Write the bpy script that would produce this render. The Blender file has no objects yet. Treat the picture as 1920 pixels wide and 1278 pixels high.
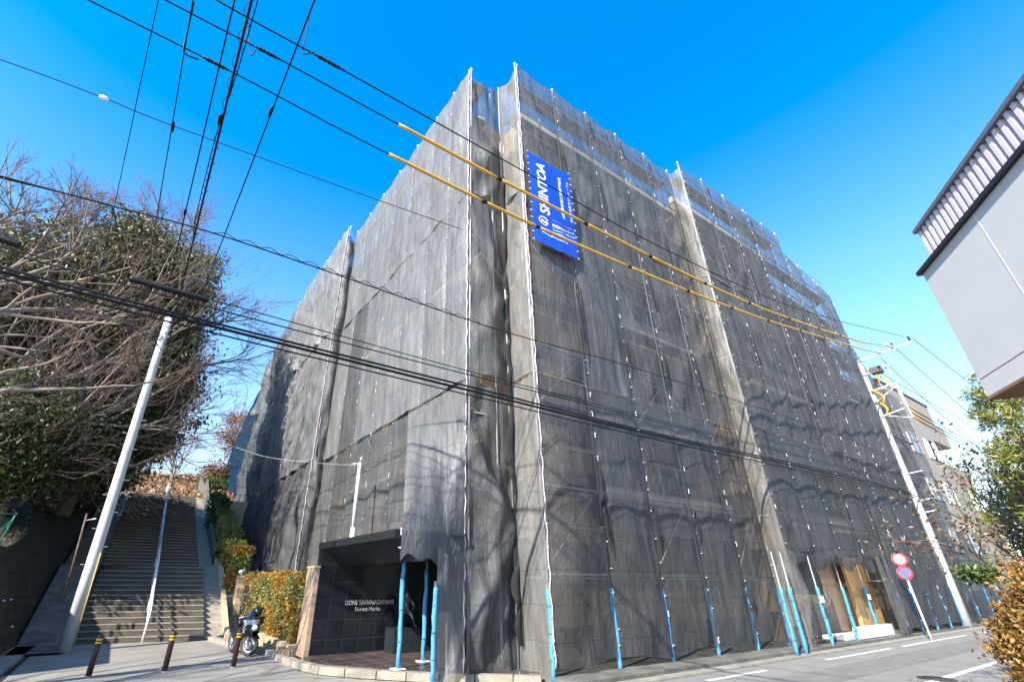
import bpy, math, random
import numpy as np
from mathutils import Vector, Matrix, noise
random.seed(7)
sc = bpy.context.scene
C = sc.collection
PI = math.pi
# ------------------------------------------------------------------ camera
CAM_F, PITCH, ROLL, YAW, CX = 878.372, 0.475338360, 0.00298817623, 0.977339733, 885.654705
CY = 639.0
fw = np.array([math.cos(PITCH)*math.cos(YAW), math.cos(PITCH)*math.sin(YAW), math.sin(PITCH)])
_r = np.array([math.sin(YAW), -math.cos(YAW), 0.0]); _u = np.cross(_r, fw)
cr = _r*math.cos(ROLL)+_u*math.sin(ROLL); cu = -_r*math.sin(ROLL)+_u*math.cos(ROLL)
CO = np.array([0, 0, 1.6])
cam = bpy.data.cameras.new('camera'); camo = bpy.data.objects.new('camera', cam); C.objects.link(camo)
camo.matrix_world = Matrix(((cr[0], cu[0], -fw[0], 0), (cr[1], cu[1], -fw[1], 0), (cr[2], cu[2], -fw[2], 1.6), (0, 0, 0, 1)))
cam.sensor_width = 36; cam.sensor_fit = 'HORIZONTAL'; cam.lens = CAM_F/1920*36
cam.shift_x = (960-CX)/1920; cam.shift_y = 0; cam.clip_end = 2000; cam.clip_start = 0.05
sc.camera = camo
def at(px, py, axis, val):
    """point of the photograph's ray on the world plane x/y/z = val (used for measuring the place)"""
    d = fw*CAM_F+cr*(px-CX)-cu*(py-CY); t = (val-CO[axis])/d[axis]
    return Vector(CO+d*t)
# ------------------------------------------------------------------ world + sun
LD = Vector((1, .37, -.79)).normalized()
w = bpy.data.worlds.new("World"); sc.world = w; w.use_nodes = True
nt = w.node_tree; nt.nodes.clear()
sky = nt.nodes.new('ShaderNodeTexSky'); sky.sky_type = 'NISHITA'; sky.sun_disc = False
sky.sun_elevation = math.asin(-LD.z); sky.sun_rotation = math.atan2(-LD.x, -LD.y)
sky.air_density = 1.0; sky.dust_density = 0.3; sky.ozone_density = 2.0; sky.altitude = 50
hs = nt.nodes.new('ShaderNodeHueSaturation'); hs.inputs['Saturation'].default_value = 1.38; hs.inputs['Value'].default_value = 1.28
hs.inputs['Hue'].default_value = 0.498
bg = nt.nodes.new('ShaderNodeBackground'); bg.inputs['Strength'].default_value = 0.14
wo = nt.nodes.new('ShaderNodeOutputWorld')
tcw = nt.nodes.new('ShaderNodeTexCoord'); sxyz = nt.nodes.new('ShaderNodeSeparateXYZ'); mrw = nt.nodes.new('ShaderNodeMapRange')
nt.links.new(tcw.outputs['Generated'], sxyz.inputs[0]); nt.links.new(sxyz.outputs['Z'], mrw.inputs[0])
mrw.inputs['From Min'].default_value = .02; mrw.inputs['From Max'].default_value = .75; mrw.inputs['To Min'].default_value = .88; mrw.inputs['To Max'].default_value = 1.5
nt.links.new(mrw.outputs[0], hs.inputs['Saturation'])
mrv = nt.nodes.new('ShaderNodeMapRange'); nt.links.new(sxyz.outputs['Z'], mrv.inputs[0]); nt.links.new(mrv.outputs[0], hs.inputs['Value'])
mrv.inputs['From Min'].default_value = .0; mrv.inputs['From Max'].default_value = .5; mrv.inputs['To Min'].default_value = .80; mrv.inputs['To Max'].default_value = 1.30
nt.links.new(sky.outputs[0], hs.inputs['Color']); nt.links.new(hs.outputs[0], bg.inputs[0]); nt.links.new(bg.outputs[0], wo.inputs[0])
sl = bpy.data.lights.new('sun', 'SUN'); sl.energy = 5.0; sl.angle = math.radians(.5); sl.color = (1, .92, .79)
so = bpy.data.objects.new('sun', sl); C.objects.link(so); so.rotation_euler = LD.to_track_quat('-Z', 'Y').to_euler(); so.location = (-20, -10, 30)
sc.view_settings.view_transform = 'Standard'; sc.view_settings.look = 'None'; sc.view_settings.exposure = 1.42; sc.view_settings.gamma = 1
sc.view_settings.use_curve_mapping = False
try:
    sc.cycles.transparent_max_bounces = 16; sc.cycles.max_bounces = 6
except Exception: pass
# ------------------------------------------------------------------ materials
MATS = {}
def mat(name, col, rough=.8, var=.15, scale=6, bump=0, bscale=30, metal=0, col2=None, coord='Object', stretch=None, spec=.3):
    if name in MATS: return MATS[name]
    m = bpy.data.materials.new(name); m.use_nodes = True; t = m.node_tree; b = t.nodes['Principled BSDF']
    b.inputs['Roughness'].default_value = rough; b.inputs['Metallic'].default_value = metal
    b.inputs['Specular IOR Level'].default_value = spec
    tc = t.nodes.new('ShaderNodeTexCoord'); mp = t.nodes.new('ShaderNodeMapping'); t.links.new(tc.outputs[coord], mp.inputs[0])
    if stretch: mp.inputs['Scale'].default_value = stretch
    n = t.nodes.new('ShaderNodeTexNoise'); n.inputs['Scale'].default_value = scale; n.inputs['Detail'].default_value = 8; n.inputs['Roughness'].default_value = .65
    t.links.new(mp.outputs[0], n.inputs['Vector'])
    r = t.nodes.new('ShaderNodeValToRGB'); r.color_ramp.elements[0].position = .3; r.color_ramp.elements[1].position = .72
    c2 = col2 if col2 else tuple(min(1, c*(1+var)) for c in col); c1 = col if col2 else tuple(c*(1-var) for c in col)
    r.color_ramp.elements[0].color = (*c1, 1); r.color_ramp.elements[1].color = (*c2, 1)
    t.links.new(n.outputs[0], r.inputs[0]); t.links.new(r.outputs[0], b.inputs['Base Color'])
    if bump:
        n2 = t.nodes.new('ShaderNodeTexNoise'); n2.inputs['Scale'].default_value = bscale; n2.inputs['Detail'].default_value = 5
        t.links.new(mp.outputs[0], n2.inputs['Vector'])
        bp = t.nodes.new('ShaderNodeBump'); bp.inputs['Strength'].default_value = bump; bp.inputs['Distance'].default_value = .02
        t.links.new(n2.outputs[0], bp.inputs['Height']); t.links.new(bp.outputs[0], b.inputs['Normal'])
    MATS[name] = m; return m
def brick_mat(name, c1, c2, mortar, bw, bh, ms=.012, rough=.8, axis='XZ', off=.5, bump=.4, spec=.3):
    if name in MATS: return MATS[name]
    m = bpy.data.materials.new(name); m.use_nodes = True; t = m.node_tree; b = t.nodes['Principled BSDF']
    b.inputs['Roughness'].default_value = rough; b.inputs['Specular IOR Level'].default_value = spec
    uv = t.nodes.new('ShaderNodeUVMap')
    br = t.nodes.new('ShaderNodeTexBrick'); br.offset = off
    br.inputs['Scale'].default_value = 1; br.inputs['Brick Width'].default_value = bw; br.inputs['Row Height'].default_value = bh
    br.inputs['Mortar Size'].default_value = ms; br.inputs['Color1'].default_value = (*c1, 1); br.inputs['Color2'].default_value = (*c2, 1); br.inputs['Mortar'].default_value = (*mortar, 1)
    t.links.new(uv.outputs[0], br.inputs['Vector'])
    n = t.nodes.new('ShaderNodeTexNoise'); n.inputs['Scale'].default_value = 1.7; n.inputs['Detail'].default_value = 6
    t.links.new(uv.outputs[0], n.inputs['Vector'])
    mx = t.nodes.new('ShaderNodeMix'); mx.data_type = 'RGBA'; mx.blend_type = 'MULTIPLY'; mx.inputs[0].default_value = .5
    t.links.new(br.outputs[0], mx.inputs[6]); t.links.new(n.outputs[0], mx.inputs[7]); t.links.new(mx.outputs[2], b.inputs['Base Color'])
    if bump:
        bp = t.nodes.new('ShaderNodeBump'); bp.inputs['Strength'].default_value = bump; bp.inputs['Distance'].default_value = .01; bp.invert = True
        t.links.new(br.outputs['Fac'], bp.inputs['Height']); t.links.new(bp.outputs[0], b.inputs['Normal'])
    MATS[name] = m; return m
def net_mat(name, col, transp, warm=(0.30, .26, .21), tl=.35):
    m = bpy.data.materials.new(name); m.use_nodes = True; t = m.node_tree; t.nodes.clear(); L = t.links.new
    out = t.nodes.new('ShaderNodeOutputMaterial')
    uv = t.nodes.new('ShaderNodeUVMap'); oi = t.nodes.new('ShaderNodeObjectInfo')
    mp = t.nodes.new('ShaderNodeMapping'); mp.inputs['Scale'].default_value = (3.2, .5, 1); L(uv.outputs[0], mp.inputs[0])
    add = t.nodes.new('ShaderNodeVectorMath'); add.operation = 'ADD'; L(mp.outputs[0], add.inputs[0])
    sc1 = t.nodes.new('ShaderNodeMath'); sc1.operation = 'MULTIPLY'; sc1.inputs[1].default_value = 57; L(oi.outputs['Random'], sc1.inputs[0])
    L(sc1.outputs[0], add.inputs[1])
    n = t.nodes.new('ShaderNodeTexNoise'); n.inputs['Scale'].default_value = 1.6; n.inputs['Detail'].default_value = 9; n.inputs['Roughness'].default_value = .7
    L(add.outputs[0], n.inputs['Vector'])
    r = t.nodes.new('ShaderNodeValToRGB'); r.color_ramp.elements[0].position = .32; r.color_ramp.elements[1].position = .7
    r.color_ramp.elements[0].color = (*[c*.72 for c in col], 1); r.color_ramp.elements[1].color = (*[c*1.2 for c in col], 1)
    L(n.outputs[0], r.inputs[0])
    # fold lines left from the packed sheet
    br = t.nodes.new('ShaderNodeTexBrick'); br.offset = 0; br.inputs['Scale'].default_value = 1; br.inputs['Brick Width'].default_value = .44; br.inputs['Row Height'].default_value = .62
    br.inputs['Mortar Size'].default_value = .012; br.inputs['Mortar Smooth'].default_value = .6
    L(uv.outputs[0], br.inputs['Vector'])
    n3 = t.nodes.new('ShaderNodeTexNoise'); n3.inputs['Scale'].default_value = 3.5; n3.inputs['Detail'].default_value = 6; n3.inputs['Distortion'].default_value = 1.2
    mp3 = t.nodes.new('ShaderNodeMapping'); mp3.inputs['Scale'].default_value = (1.6, .7, 1); L(uv.outputs[0], mp3.inputs[0])
    add3 = t.nodes.new('ShaderNodeVectorMath'); add3.operation = 'ADD'; L(mp3.outputs[0], add3.inputs[0]); L(sc1.outputs[0], add3.inputs[1]); L(add3.outputs[0], n3.inputs['Vector'])
    ad = t.nodes.new('ShaderNodeMath'); ad.operation = 'MULTIPLY_ADD'; ad.inputs[1].default_value = .6; L(br.outputs['Fac'], ad.inputs[0]); L(n3.outputs[0], ad.inputs[2])
    bp = t.nodes.new('ShaderNodeBump'); bp.inputs['Strength'].default_value = .6; bp.inputs['Distance'].default_value = .05; L(ad.outputs[0], bp.inputs['Height'])
    df = t.nodes.new('ShaderNodeBsdfDiffuse'); L(r.outputs[0], df.inputs[0]); L(bp.outputs[0], df.inputs['Normal'])
    tr = t.nodes.new('ShaderNodeBsdfTranslucent'); L(r.outputs[0], tr.inputs[0]); L(bp.outputs[0], tr.inputs['Normal'])
    gl = t.nodes.new('ShaderNodeBsdfGlossy'); gl.inputs['Roughness'].default_value = .55; gl.inputs['Color'].default_value = (.7, .75, .8, 1); L(bp.outputs[0], gl.inputs['Normal'])
    m1 = t.nodes.new('ShaderNodeMixShader'); m1.inputs[0].default_value = tl; L(df.outputs[0], m1.inputs[1]); L(tr.outputs[0], m1.inputs[2])
    m0 = t.nodes.new('ShaderNodeMixShader'); m0.inputs[0].default_value = .05; L(m1.outputs[0], m0.inputs[1]); L(gl.outputs[0], m0.inputs[2])
    tp = t.nodes.new('ShaderNodeBsdfTransparent')
    # openness of the weave: random per sheet, less where the sheet is dusty
    f1 = t.nodes.new('ShaderNodeMapRange'); f1.inputs['To Min'].default_value = transp-.12; f1.inputs['To Max'].default_value = transp+.16; L(oi.outputs['Random'], f1.inputs[0])
    f2 = t.nodes.new('ShaderNodeMapRange'); f2.inputs['From Min'].default_value = .3; f2.inputs['From Max'].default_value = .7; f2.inputs['To Min'].default_value = .10; f2.inputs['To Max'].default_value = -.10; L(n.outputs[0], f2.inputs[0])
    sm = t.nodes.new('ShaderNodeMath'); sm.operation = 'ADD'; L(f1.outputs[0], sm.inputs[0]); L(f2.outputs[0], sm.inputs[1])
    m2 = t.nodes.new('ShaderNodeMixShader'); L(sm.outputs[0], m2.inputs[0]); L(m0.outputs[0], m2.inputs[1]); L(tp.outputs[0], m2.inputs[2])
    L(m2.outputs[0], out.inputs[0]); return m
def leaf_mat(name, cols, tr=.35, patch=None, pscale=.8, rough=.5):
    if name in MATS: return MATS[name]
    m = bpy.data.materials.new(name); m.use_nodes = True; t = m.node_tree; t.nodes.clear(); L = t.links.new
    out = t.nodes.new('ShaderNodeOutputMaterial'); a = t.nodes.new('ShaderNodeAttribute'); a.attribute_name = 'rnd'
    def ramp(cs):
        r = t.nodes.new('ShaderNodeValToRGB')
        while len(r.color_ramp.elements) < len(cs): r.color_ramp.elements.new(.5)
        for i, c in enumerate(cs): r.color_ramp.elements[i].position = i/(len(cs)-1); r.color_ramp.elements[i].color = (*c, 1)
        L(a.outputs['Fac'], r.inputs[0]); return r
    r = ramp(cols); src = r.outputs[0]
    if patch:
        r2 = ramp(patch); tc = t.nodes.new('ShaderNodeTexCoord'); n = t.nodes.new('ShaderNodeTexNoise'); n.inputs['Scale'].default_value = pscale; n.inputs['Detail'].default_value = 2
        L(tc.outputs['Object'], n.inputs['Vector']); s = t.nodes.new('ShaderNodeMapRange'); s.inputs['From Min'].default_value = .46; s.inputs['From Max'].default_value = .54; L(n.outputs[0], s.inputs[0])
        mx = t.nodes.new('ShaderNodeMix'); mx.data_type = 'RGBA'; L(s.outputs[0], mx.inputs[0]); L(src, mx.inputs[6]); L(r2.outputs[0], mx.inputs[7]); src = mx.outputs[2]
    p = t.nodes.new('ShaderNodeBsdfPrincipled'); p.inputs['Roughness'].default_value = rough; L(src, p.inputs['Base Color'])
    q = t.nodes.new('ShaderNodeBsdfTranslucent'); L(src, q.inputs[0]); x = t.nodes.new('ShaderNodeMixShader'); x.inputs[0].default_value = tr
    L(p.outputs[0], x.inputs[1]); L(q.outputs[0], x.inputs[2]); L(x.outputs[0], out.inputs[0]); MATS[name] = m; return m
# ------------------------------------------------------------------ mesh helpers
class MB:
    def __init__(s): s.v = []; s.f = []; s.uv = []; s.smooth = False
    def poly(s, pts, uvs=None):
        n = len(s.v); s.v += [tuple(p) for p in pts]; s.f.append(tuple(range(n, n+len(pts))))
        if uvs is None:
            p = [Vector(q) for q in pts]; nn = (p[1]-p[0]).cross(p[2]-p[0])
            a = max(range(3), key=lambda i: abs(nn[i]))
            uvs = [((q.y, q.z) if a == 0 else (q.x, q.z) if a == 1 else (q.x, q.y)) for q in p]
        s.uv += list(uvs); return s
    def box(s, x0, x1, y0, y1, z0, z1):
        if x0 > x1: x0, x1 = x1, x0
        if y0 > y1: y0, y1 = y1, y0
        if z0 > z1: z0, z1 = z1, z0
        A = [(x0, y0, z0), (x1, y0, z0), (x1, y1, z0), (x0, y1, z0), (x0, y0, z1), (x1, y0, z1), (x1, y1, z1), (x0, y1, z1)]
        for q in ((0, 3, 2, 1), (4, 5, 6, 7), (0, 1, 5, 4), (1, 2, 6, 5), (2, 3, 7, 6), (3, 0, 4, 7)): s.poly([A[i] for i in q])
        return s
    def obox(s, c, ax, ay, az, hx, hy, hz):
        c = Vector(c); ax = Vector(ax).normalized()*hx; ay = Vector(ay).normalized()*hy; az = Vector(az).normalized()*hz
        A = [c+sx*ax+sy*ay+sz*az for sz in (-1, 1) for sx, sy in ((-1, -1), (1, -1), (1, 1), (-1, 1))]
        for q in ((0, 3, 2, 1), (4, 5, 6, 7), (0, 1, 5, 4), (1, 2, 6, 5), (2, 3, 7, 6), (3, 0, 4, 7)): s.poly([A[i] for i in q])
        return s
    def tube(s, pts, r, n=8, caps=True):
        pts = [Vector(p) for p in pts]; k = len(pts); rs = r if isinstance(r, (list, tuple)) else [r]*k
        base = len(s.v); ref = None
        for i, p in enumerate(pts):
            d = (pts[min(i+1, k-1)]-pts[max(i-1, 0)])
            d = d.normalized() if d.length > 1e-9 else Vector((0, 0, 1))
            if ref is None: ref = d.orthogonal().normalized()
            ref = (ref-d*ref.dot(d)); ref = ref.normalized() if ref.length > 1e-6 else d.orthogonal().normalized()
            b = d.cross(ref)
            for j in range(n):
                a = 2*PI*j/n; s.v.append(tuple(p+(ref*math.cos(a)+b*math.sin(a))*rs[i]))
        for i in range(k-1):
            for j in range(n):
                j2 = (j+1) % n; s.f.append((base+i*n+j, base+i*n+j2, base+(i+1)*n+j2, base+(i+1)*n+j)); s.uv += [(j/n, i), (j2/n, i), (j2/n, i+1), (j/n, i+1)]
        if caps:
            s.f.append(tuple(base+j for j in range(n))[::-1]); s.uv += [(0, 0)]*n
            s.f.append(tuple(base+(k-1)*n+j for j in range(n))); s.uv += [(0, 0)]*n
        s.smooth = True; return s
    def grid(s, fn, nu, nv, uvf=None):
        base = len(s.v)
        for j in range(nv+1):
            for i in range(nu+1): s.v.append(tuple(fn(i/nu, j/nv)))
        for j in range(nv):
            for i in range(nu):
                a = base+j*(nu+1)+i; s.f.append((a, a+1, a+nu+2, a+nu+1))
                for (x, y) in ((i, j), (i+1, j), (i+1, j+1), (i, j+1)): s.uv.append(uvf(x/nu, y/nv) if uvf else (x/nu, y/nv))
        s.smooth = True; return s
    def sphere(s, c, rx, ry, rz, nu=16, nv=10):
        c = Vector(c)
        return s.grid(lambda u, v: c+Vector((rx*math.cos(2*PI*u)*math.sin(PI*v), ry*math.sin(2*PI*u)*math.sin(PI*v), -rz*math.cos(PI*v))), nu, nv)
    def build(s, name, m=None, parent=None, smooth=None):
        me = bpy.data.meshes.new(name); me.from_pydata(s.v, [], s.f)
        uvl = me.uv_layers.new(name='UVMap'); uvl.data.foreach_set('uv', np.array(s.uv, dtype='f').ravel())
        if s.smooth if smooth is None else smooth: me.polygons.foreach_set('use_smooth', [True]*len(me.polygons))
        if m: me.materials.append(m)
        me.update(); o = bpy.data.objects.new(name, me); C.objects.link(o)
        if parent:
            o.parent = parent; o.matrix_parent_inverse = Matrix.Translation(-parent.location) if parent.type == 'EMPTY' else Matrix()
        return o
def tag(o, label=None, cat=None, group=None, kind=None):
    if label: o['label'] = label
    if cat: o['category'] = cat
    if group: o['group'] = group
    if kind: o['kind'] = kind
    return o
def empty(name, loc, label, cat, group=None):
    o = bpy.data.objects.new(name, None); o.location = loc; o.empty_display_size = .3; C.objects.link(o)
    return tag(o, label, cat, group)
def struct(o): o['kind'] = 'structure'; return o
def spline(pts, n=8):
    P = [Vector(p) for p in pts]; P = [P[0]*2-P[1]]+P+[P[-1]*2-P[-2]]; out = []
    for i in range(1, len(P)-2):
        a, b, c, d = P[i-1:i+3]
        for k in range(n):
            t = k/n; out.append(.5*((2*b)+(c-a)*t+(2*a-5*b+4*c-d)*t*t+(3*b-a-3*c+d)*t**3))
    out.append(P[-2]); return out
def leaves(name, pts, nrm, size, m, parent=None, seed=0, aspect=.45, droop=0, jitter=.35):
    """many small leaf blades at pts"""
    rg = np.random.RandomState(seed); n = len(pts); pts = np.asarray(pts, float)
    d = rg.normal(size=(n, 3)); 
    if nrm is not None: d = d*.8+nrm
    d[:, 2] -= droop; d /= np.linalg.norm(d, axis=1)[:, None]+1e-9
    q = rg.normal(size=(n, 3)); sd = np.cross(d, q); sd /= np.linalg.norm(sd, axis=1)[:, None]+1e-9
    s = size*(1+jitter*rg.uniform(-1, 1, n))[:, None]
    V = np.stack([pts, pts+d*s*.45+sd*s*aspect*.5, pts+d*s, pts+d*s*.45-sd*s*aspect*.5], 1).reshape(-1, 3)
    me = bpy.data.meshes.new(name); me.vertices.add(4*n); me.vertices.foreach_set('co', V.ravel().astype('f'))
    me.loops.add(4*n); me.loops.foreach_set('vertex_index', np.arange(4*n, dtype='i')); me.polygons.add(n)
    me.polygons.foreach_set('loop_start', np.arange(0, 4*n, 4, dtype='i'))
    try: me.polygons.foreach_set('loop_total', np.full(n, 4, dtype='i'))
    except Exception: pass
    at_ = me.attributes.new('rnd', 'FLOAT', 'POINT'); at_.data.foreach_set('value', np.repeat(rg.uniform(0, 1, n), 4).astype('f'))
    me.update(calc_edges=True); me.validate(); me.materials.append(m)
    o = bpy.data.objects.new(name, me); C.objects.link(o)
    if parent: o.parent = parent; o.matrix_parent_inverse = Matrix.Translation(-parent.location)
    return o
def rgm(pts): return np.asarray(pts, float)

M_conc = mat('concrete', (.24, .225, .19), .9, .3, 3, .3, 40)
M_concd = mat('old_concrete', (.12, .115, .10), .9, .45, 2.5, .5, 25)
M_white = mat('white_paint', (.78, .78, .79), .45, .06, 3)
M_black = mat('black_rubber', (.012, .012, .014), .5, .3, 8)
M_steel = mat('galvanised', (.52, .53, .55), .4, .15, 5, metal=.6)
M_tan = brick_mat('tan_tile', (.47, .34, .21), (.40, .28, .17), (.30, .24, .18), .24, .075, .006, .6)
M_tanp = mat('tan_render', (.50, .37, .22), .85, .12, 3, .2, 60)
M_granite = brick_mat('black_granite', (.010, .013, .017), (.015, .019, .025), (.05, .056, .062), .40, .40, .004, .18, off=0, bump=.1, spec=.6)
M_granp = mat('granite_edge', (.016, .02, .023), .25, .2, 12, spec=.6)
M_blue = mat('blue_foam', (.06, .25, .48), .55, .12, 4)
M_glass = mat('dark_glass', (.02, .025, .03), .08, .3, 2, spec=.8)
M_cable = mat('cable_black', (.006, .006, .007), .6, .2, 8)
M_yellow = mat('yellow_cover', (.62, .34, .045), .45, .08, 4)
M_poleconc = mat('pole_concrete', (.50, .50, .49), .8, .14, 4, .15, 50)
M_bark = mat('bark', (.15, .115, .09), .9, .4, 6, .5, 20)
M_barkl = mat('bark_pale', (.22, .175, .145), .9, .35, 6, .4, 20)
M_twig = mat('twig', (.15, .11, .09), .9, .3, 9)
# ================================================================== ground and roads
M_asph = mat('asphalt', (.195, .19, .182), .9, .16, 1.2, .25, 260)
M_plaza = mat('worn_asphalt', (.215, .20, .178), .9, .22, 1.0, .25, 220)
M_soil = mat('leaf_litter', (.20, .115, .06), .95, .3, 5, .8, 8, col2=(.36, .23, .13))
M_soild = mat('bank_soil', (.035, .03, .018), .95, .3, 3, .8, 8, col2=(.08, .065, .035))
g = MB(); g.poly([(-400, -400, -.03), (900, -400, -.03), (900, 900, -.03), (-400, 900, -.03)]); struct(g.build('ground', M_conc))
# two road sheets laid over the ground
g = MB(); g.poly([(-60, -6, 0), (90, -6, 0), (90, 6.72, 0), (-60, 6.72, 0)]); struct(g.build('road', M_asph))
g = MB(); g.poly([(-12, 6.72, .0), (3.5, 6.72, .0), (3.5, 14.6, .0), (2.9, 18.62, .0), (-.6, 19.5, .0), (-12, 19.8, .0)]); struct(g.build('side_road', M_plaza))
M_line = mat('road_paint', (.62, .62, .60), .8, .25, 7)
g = MB()
for x0, x1 in ((9.5, 11.6), (14.3, 18.3), (19.1, 25.2), (26.9, 31), (33, 38)): g.poly([(x0, 6.24, .004), (x1, 6.24, .004), (x1, 6.36, .004), (x0, 6.36, .004)])
struct(g.build('road_edge_line', mat('worn_paint', (.48, .48, .46), .85, .5, 6)))
g = MB()
for x0, x1 in ((5, 40),): g.poly([(x0, 3.90, .004), (x1, 3.90, .004), (x1, 4.04, .004), (x0, 4.04, .004)])
struct(g.build('road_centre_line', M_line))
# low concrete footing / kerb strip along the wrapped building
g = MB(); g.box(7.2, 44, 6.72, 7.0, -.02, .035); struct(g.build('gutter', M_conc))
g = MB(); g.box(6.9, 50, 7.0, 9.2, -.03, .10); struct(g.build('footing', M_concd))
q = at(1757, 1272, 2, 0); mh = empty('manhole_cover', (q.x, q.y, .003), 'round iron manhole cover in the street by the white line', 'manhole')
MB().tube([(q.x, q.y, .0), (q.x, q.y, .006)], .30, 32).build('rim', mat('iron', (.05, .048, .045), .6, .3, 20, .5, 40), mh); MB().tube([(q.x, q.y, .001), (q.x, q.y, .010)], .27, 32).build('lid', MATS['iron'], mh)
# patched strips in the asphalt
g = MB(); g.poly([(6, 4.9, .003), (24, 4.9, .003), (24, 5.75, .003), (6, 5.75, .003)]); g.poly([(-6, 8.2, .003), (2.8, 9.6, .003), (2.7, 10.4, .003), (-6, 9.0, .003)]); struct(g.build('road_patch', mat('asphalt_patch', (.162, .158, .15), .92, .22, 2.5, .3, 240)))
g = MB(); g.box(-1.34, -1.24, 12.2, 19.2, .001, .006); struct(g.build('gutter', mat('gutter_dark', (.02, .02, .018), .9, .3, 9)))
g = MB(); g.box(-2.2, -1.36, 12.2, 19.2, .0, .05); struct(g.build('pavement', M_conc))
# porch floor of dark tiles
M_ptile = brick_mat('porch_tile', (.075, .055, .05), (.095, .07, .065), (.26, .25, .24), .45, .45, .008, .3, off=0, bump=.15, spec=.5)
g = MB(); pf = [(3.92, 12.56), (3.92, 11.3), (5.2, 9.45), (7.3, 8.0), (14, 9.0), (14, 12.9), (4, 12.9)]
g.poly([(x, y, .11) for x, y in pf])
for i in range(len(pf)):
    a, b = pf[i], pf[(i+1) % len(pf)]; g.poly([(a[0], a[1], -.02), (b[0], b[1], -.02), (b[0], b[1], .11), (a[0], a[1], .11)])
struct(g.build('porch_floor', M_ptile))
# kerb stones
ke = [(2.75, 18.4), (3.05, 16.5), (3.45, 14.5), (3.50, 12.9), (3.60, 11.6), (3.78, 10.9), (4.4, 10.0), (5.2, 9.05), (6.2, 8.2), (6.7, 7.7)]
kb = empty('kerb', (3.6, 12, 0), 'pale worn kerb stones curving around the entrance porch', 'kerb'); sp = spline(ke, 4)
acc = 0; seg = [sp[0]] if False else None
pts2 = [Vector((p[0], p[1], 0)) for p in spline([(x, y, 0) for x, y in ke], 30)]
cum = [0]
for a, b in zip(pts2, pts2[1:]): cum.append(cum[-1]+(b-a).length)
def atlen(s):
    for i in range(len(cum)-1):
        if cum[i+1] >= s: return pts2[i].lerp(pts2[i+1], (s-cum[i])/(cum[i+1]-cum[i]+1e-9))
    return pts2[-1]
M_kerb = mat('kerb_stone', (.25, .23, .19), .9, .22, 5, .4, 30); s = 0; k = 0
while s < cum[-1]-.3:
    e = min(s+.60+.1*random.random(), cum[-1]); a = atlen(s+.012); b = atlen(e-.012); d = (b-a).normalized(); nn = Vector((-d.y, d.x, 0))
    mid = (a+b)/2+nn*.09
    g = MB(); g.obox(mid+Vector((0, 0, .05)), d, nn, (0, 0, 1), (b-a).length/2, .09, .065); o = g.build('kerb_stone', M_kerb, kb)
    s = e
# ================================================================== stairs and hill
M_step = mat('step_concrete', (.092, .08, .062), .9, .45, 1.6, .3, 30, stretch=(1, 1, 6))
M_nose = mat('step_nosing', (.24, .225, .19), .85, .2, 4)
def stair_z(y):
    if y < 19: return 0
    if y < 23.3: return (y-19)*2.1/4.3
    if y < 24.3: return 2.1
    return min(6.3, 2.1+(y-24.3)*4.2/11.2)
g = MB(); gn = MB()
def flight(y0, y1, z0, n, rz):
    run = (y1-y0)/n
    for i in range(n):
        ya = y0+i*run; z = z0+(i+1)*rz
        L = -.62+.02*(i > 20); Rr = 2.68
        yl = ya+.55*(1-i/n) if False else ya
        g.poly([(L, yl+.35, z-rz), (Rr, yl-.35, z-rz), (Rr, yl-.35, z), (L, yl+.35, z)]) if z0 == 0 else g.poly([(L, yl+.12, z-rz), (Rr, yl-.12, z-rz), (Rr, yl-.12, z), (L, yl+.12, z)])
        sh = .35 if z0 == 0 else .12
        g.poly([(L, yl+sh, z), (Rr, yl-sh, z), (Rr, yl+run+.5, z), (L, yl+run+.5, z)])
        gn.poly([(L, yl+sh-.012, z+.003), (Rr, yl-sh-.012, z+.003), (Rr, yl-sh+.045, z+.003), (L, yl+sh+.045, z+.003)])
        gn.poly([(L, yl+sh-.012, z-.028), (Rr, yl-sh-.012, z-.028), (Rr, yl-sh-.012, z+.003), (L, yl+sh-.012, z+.003)])
        g.poly([(Rr, yl-sh, 0), (Rr, yl-sh+run*1.02+.02, 0), (Rr, yl-sh+run*1.02+.02, z), (Rr, yl-sh, z)])
flight(19.05, 23.4, 0, 14, .15)
flight(24.6, 35.4, 2.1, 30, .14)
g.poly([(-.62, 23.2, 2.101), (2.68, 23.2, 2.101), (2.68, 24.9, 2.101), (-.62, 24.9, 2.101)])
stx = struct(g.build('stairs', M_step)); struct(gn.build('stairs_nosing', M_nose))
# solid slab under the steps
g = MB(); ysl = [18.6, 19.4, 23.3, 24.3, 28, 32, 36]
for a, b in zip(ysl, ysl[1:]): g.poly([(-1.8, a, stair_z(a-.6)-.12-.05*(a < 19)), (3.35, a, stair_z(a-.6)-.12-.05*(a < 19)), (3.35, b, stair_z(b-.6)-.12), (-1.8, b, stair_z(b-.6)-.12)])
struct(g.build('stairs_base', M_concd))
# ramps on both sides
g = MB()
def ramp(xa, xb, off, ys):
    for a, b in zip(ys, ys[1:]):
        g.poly([(xa, a, stair_z(a)+off), (xb, a, stair_z(a)+off), (xb, b, stair_z(b)+off), (xa, b, stair_z(b)+off)])
ramp(2.70, 3.28, .02, [18.7, 19, 21, 23.3, 24.3, 28, 32, 35.5]); struct(g.build('path', mat('path_concrete', (.24, .21, .17), .9, .2, 3, .2, 40)))
g = MB(); ramp(-1.75, -.64, .05, [17.0, 19, 21, 23.3, 24.3, 28, 32, 35.5]); struct(g.build('gutter_path', M_concd))
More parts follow.
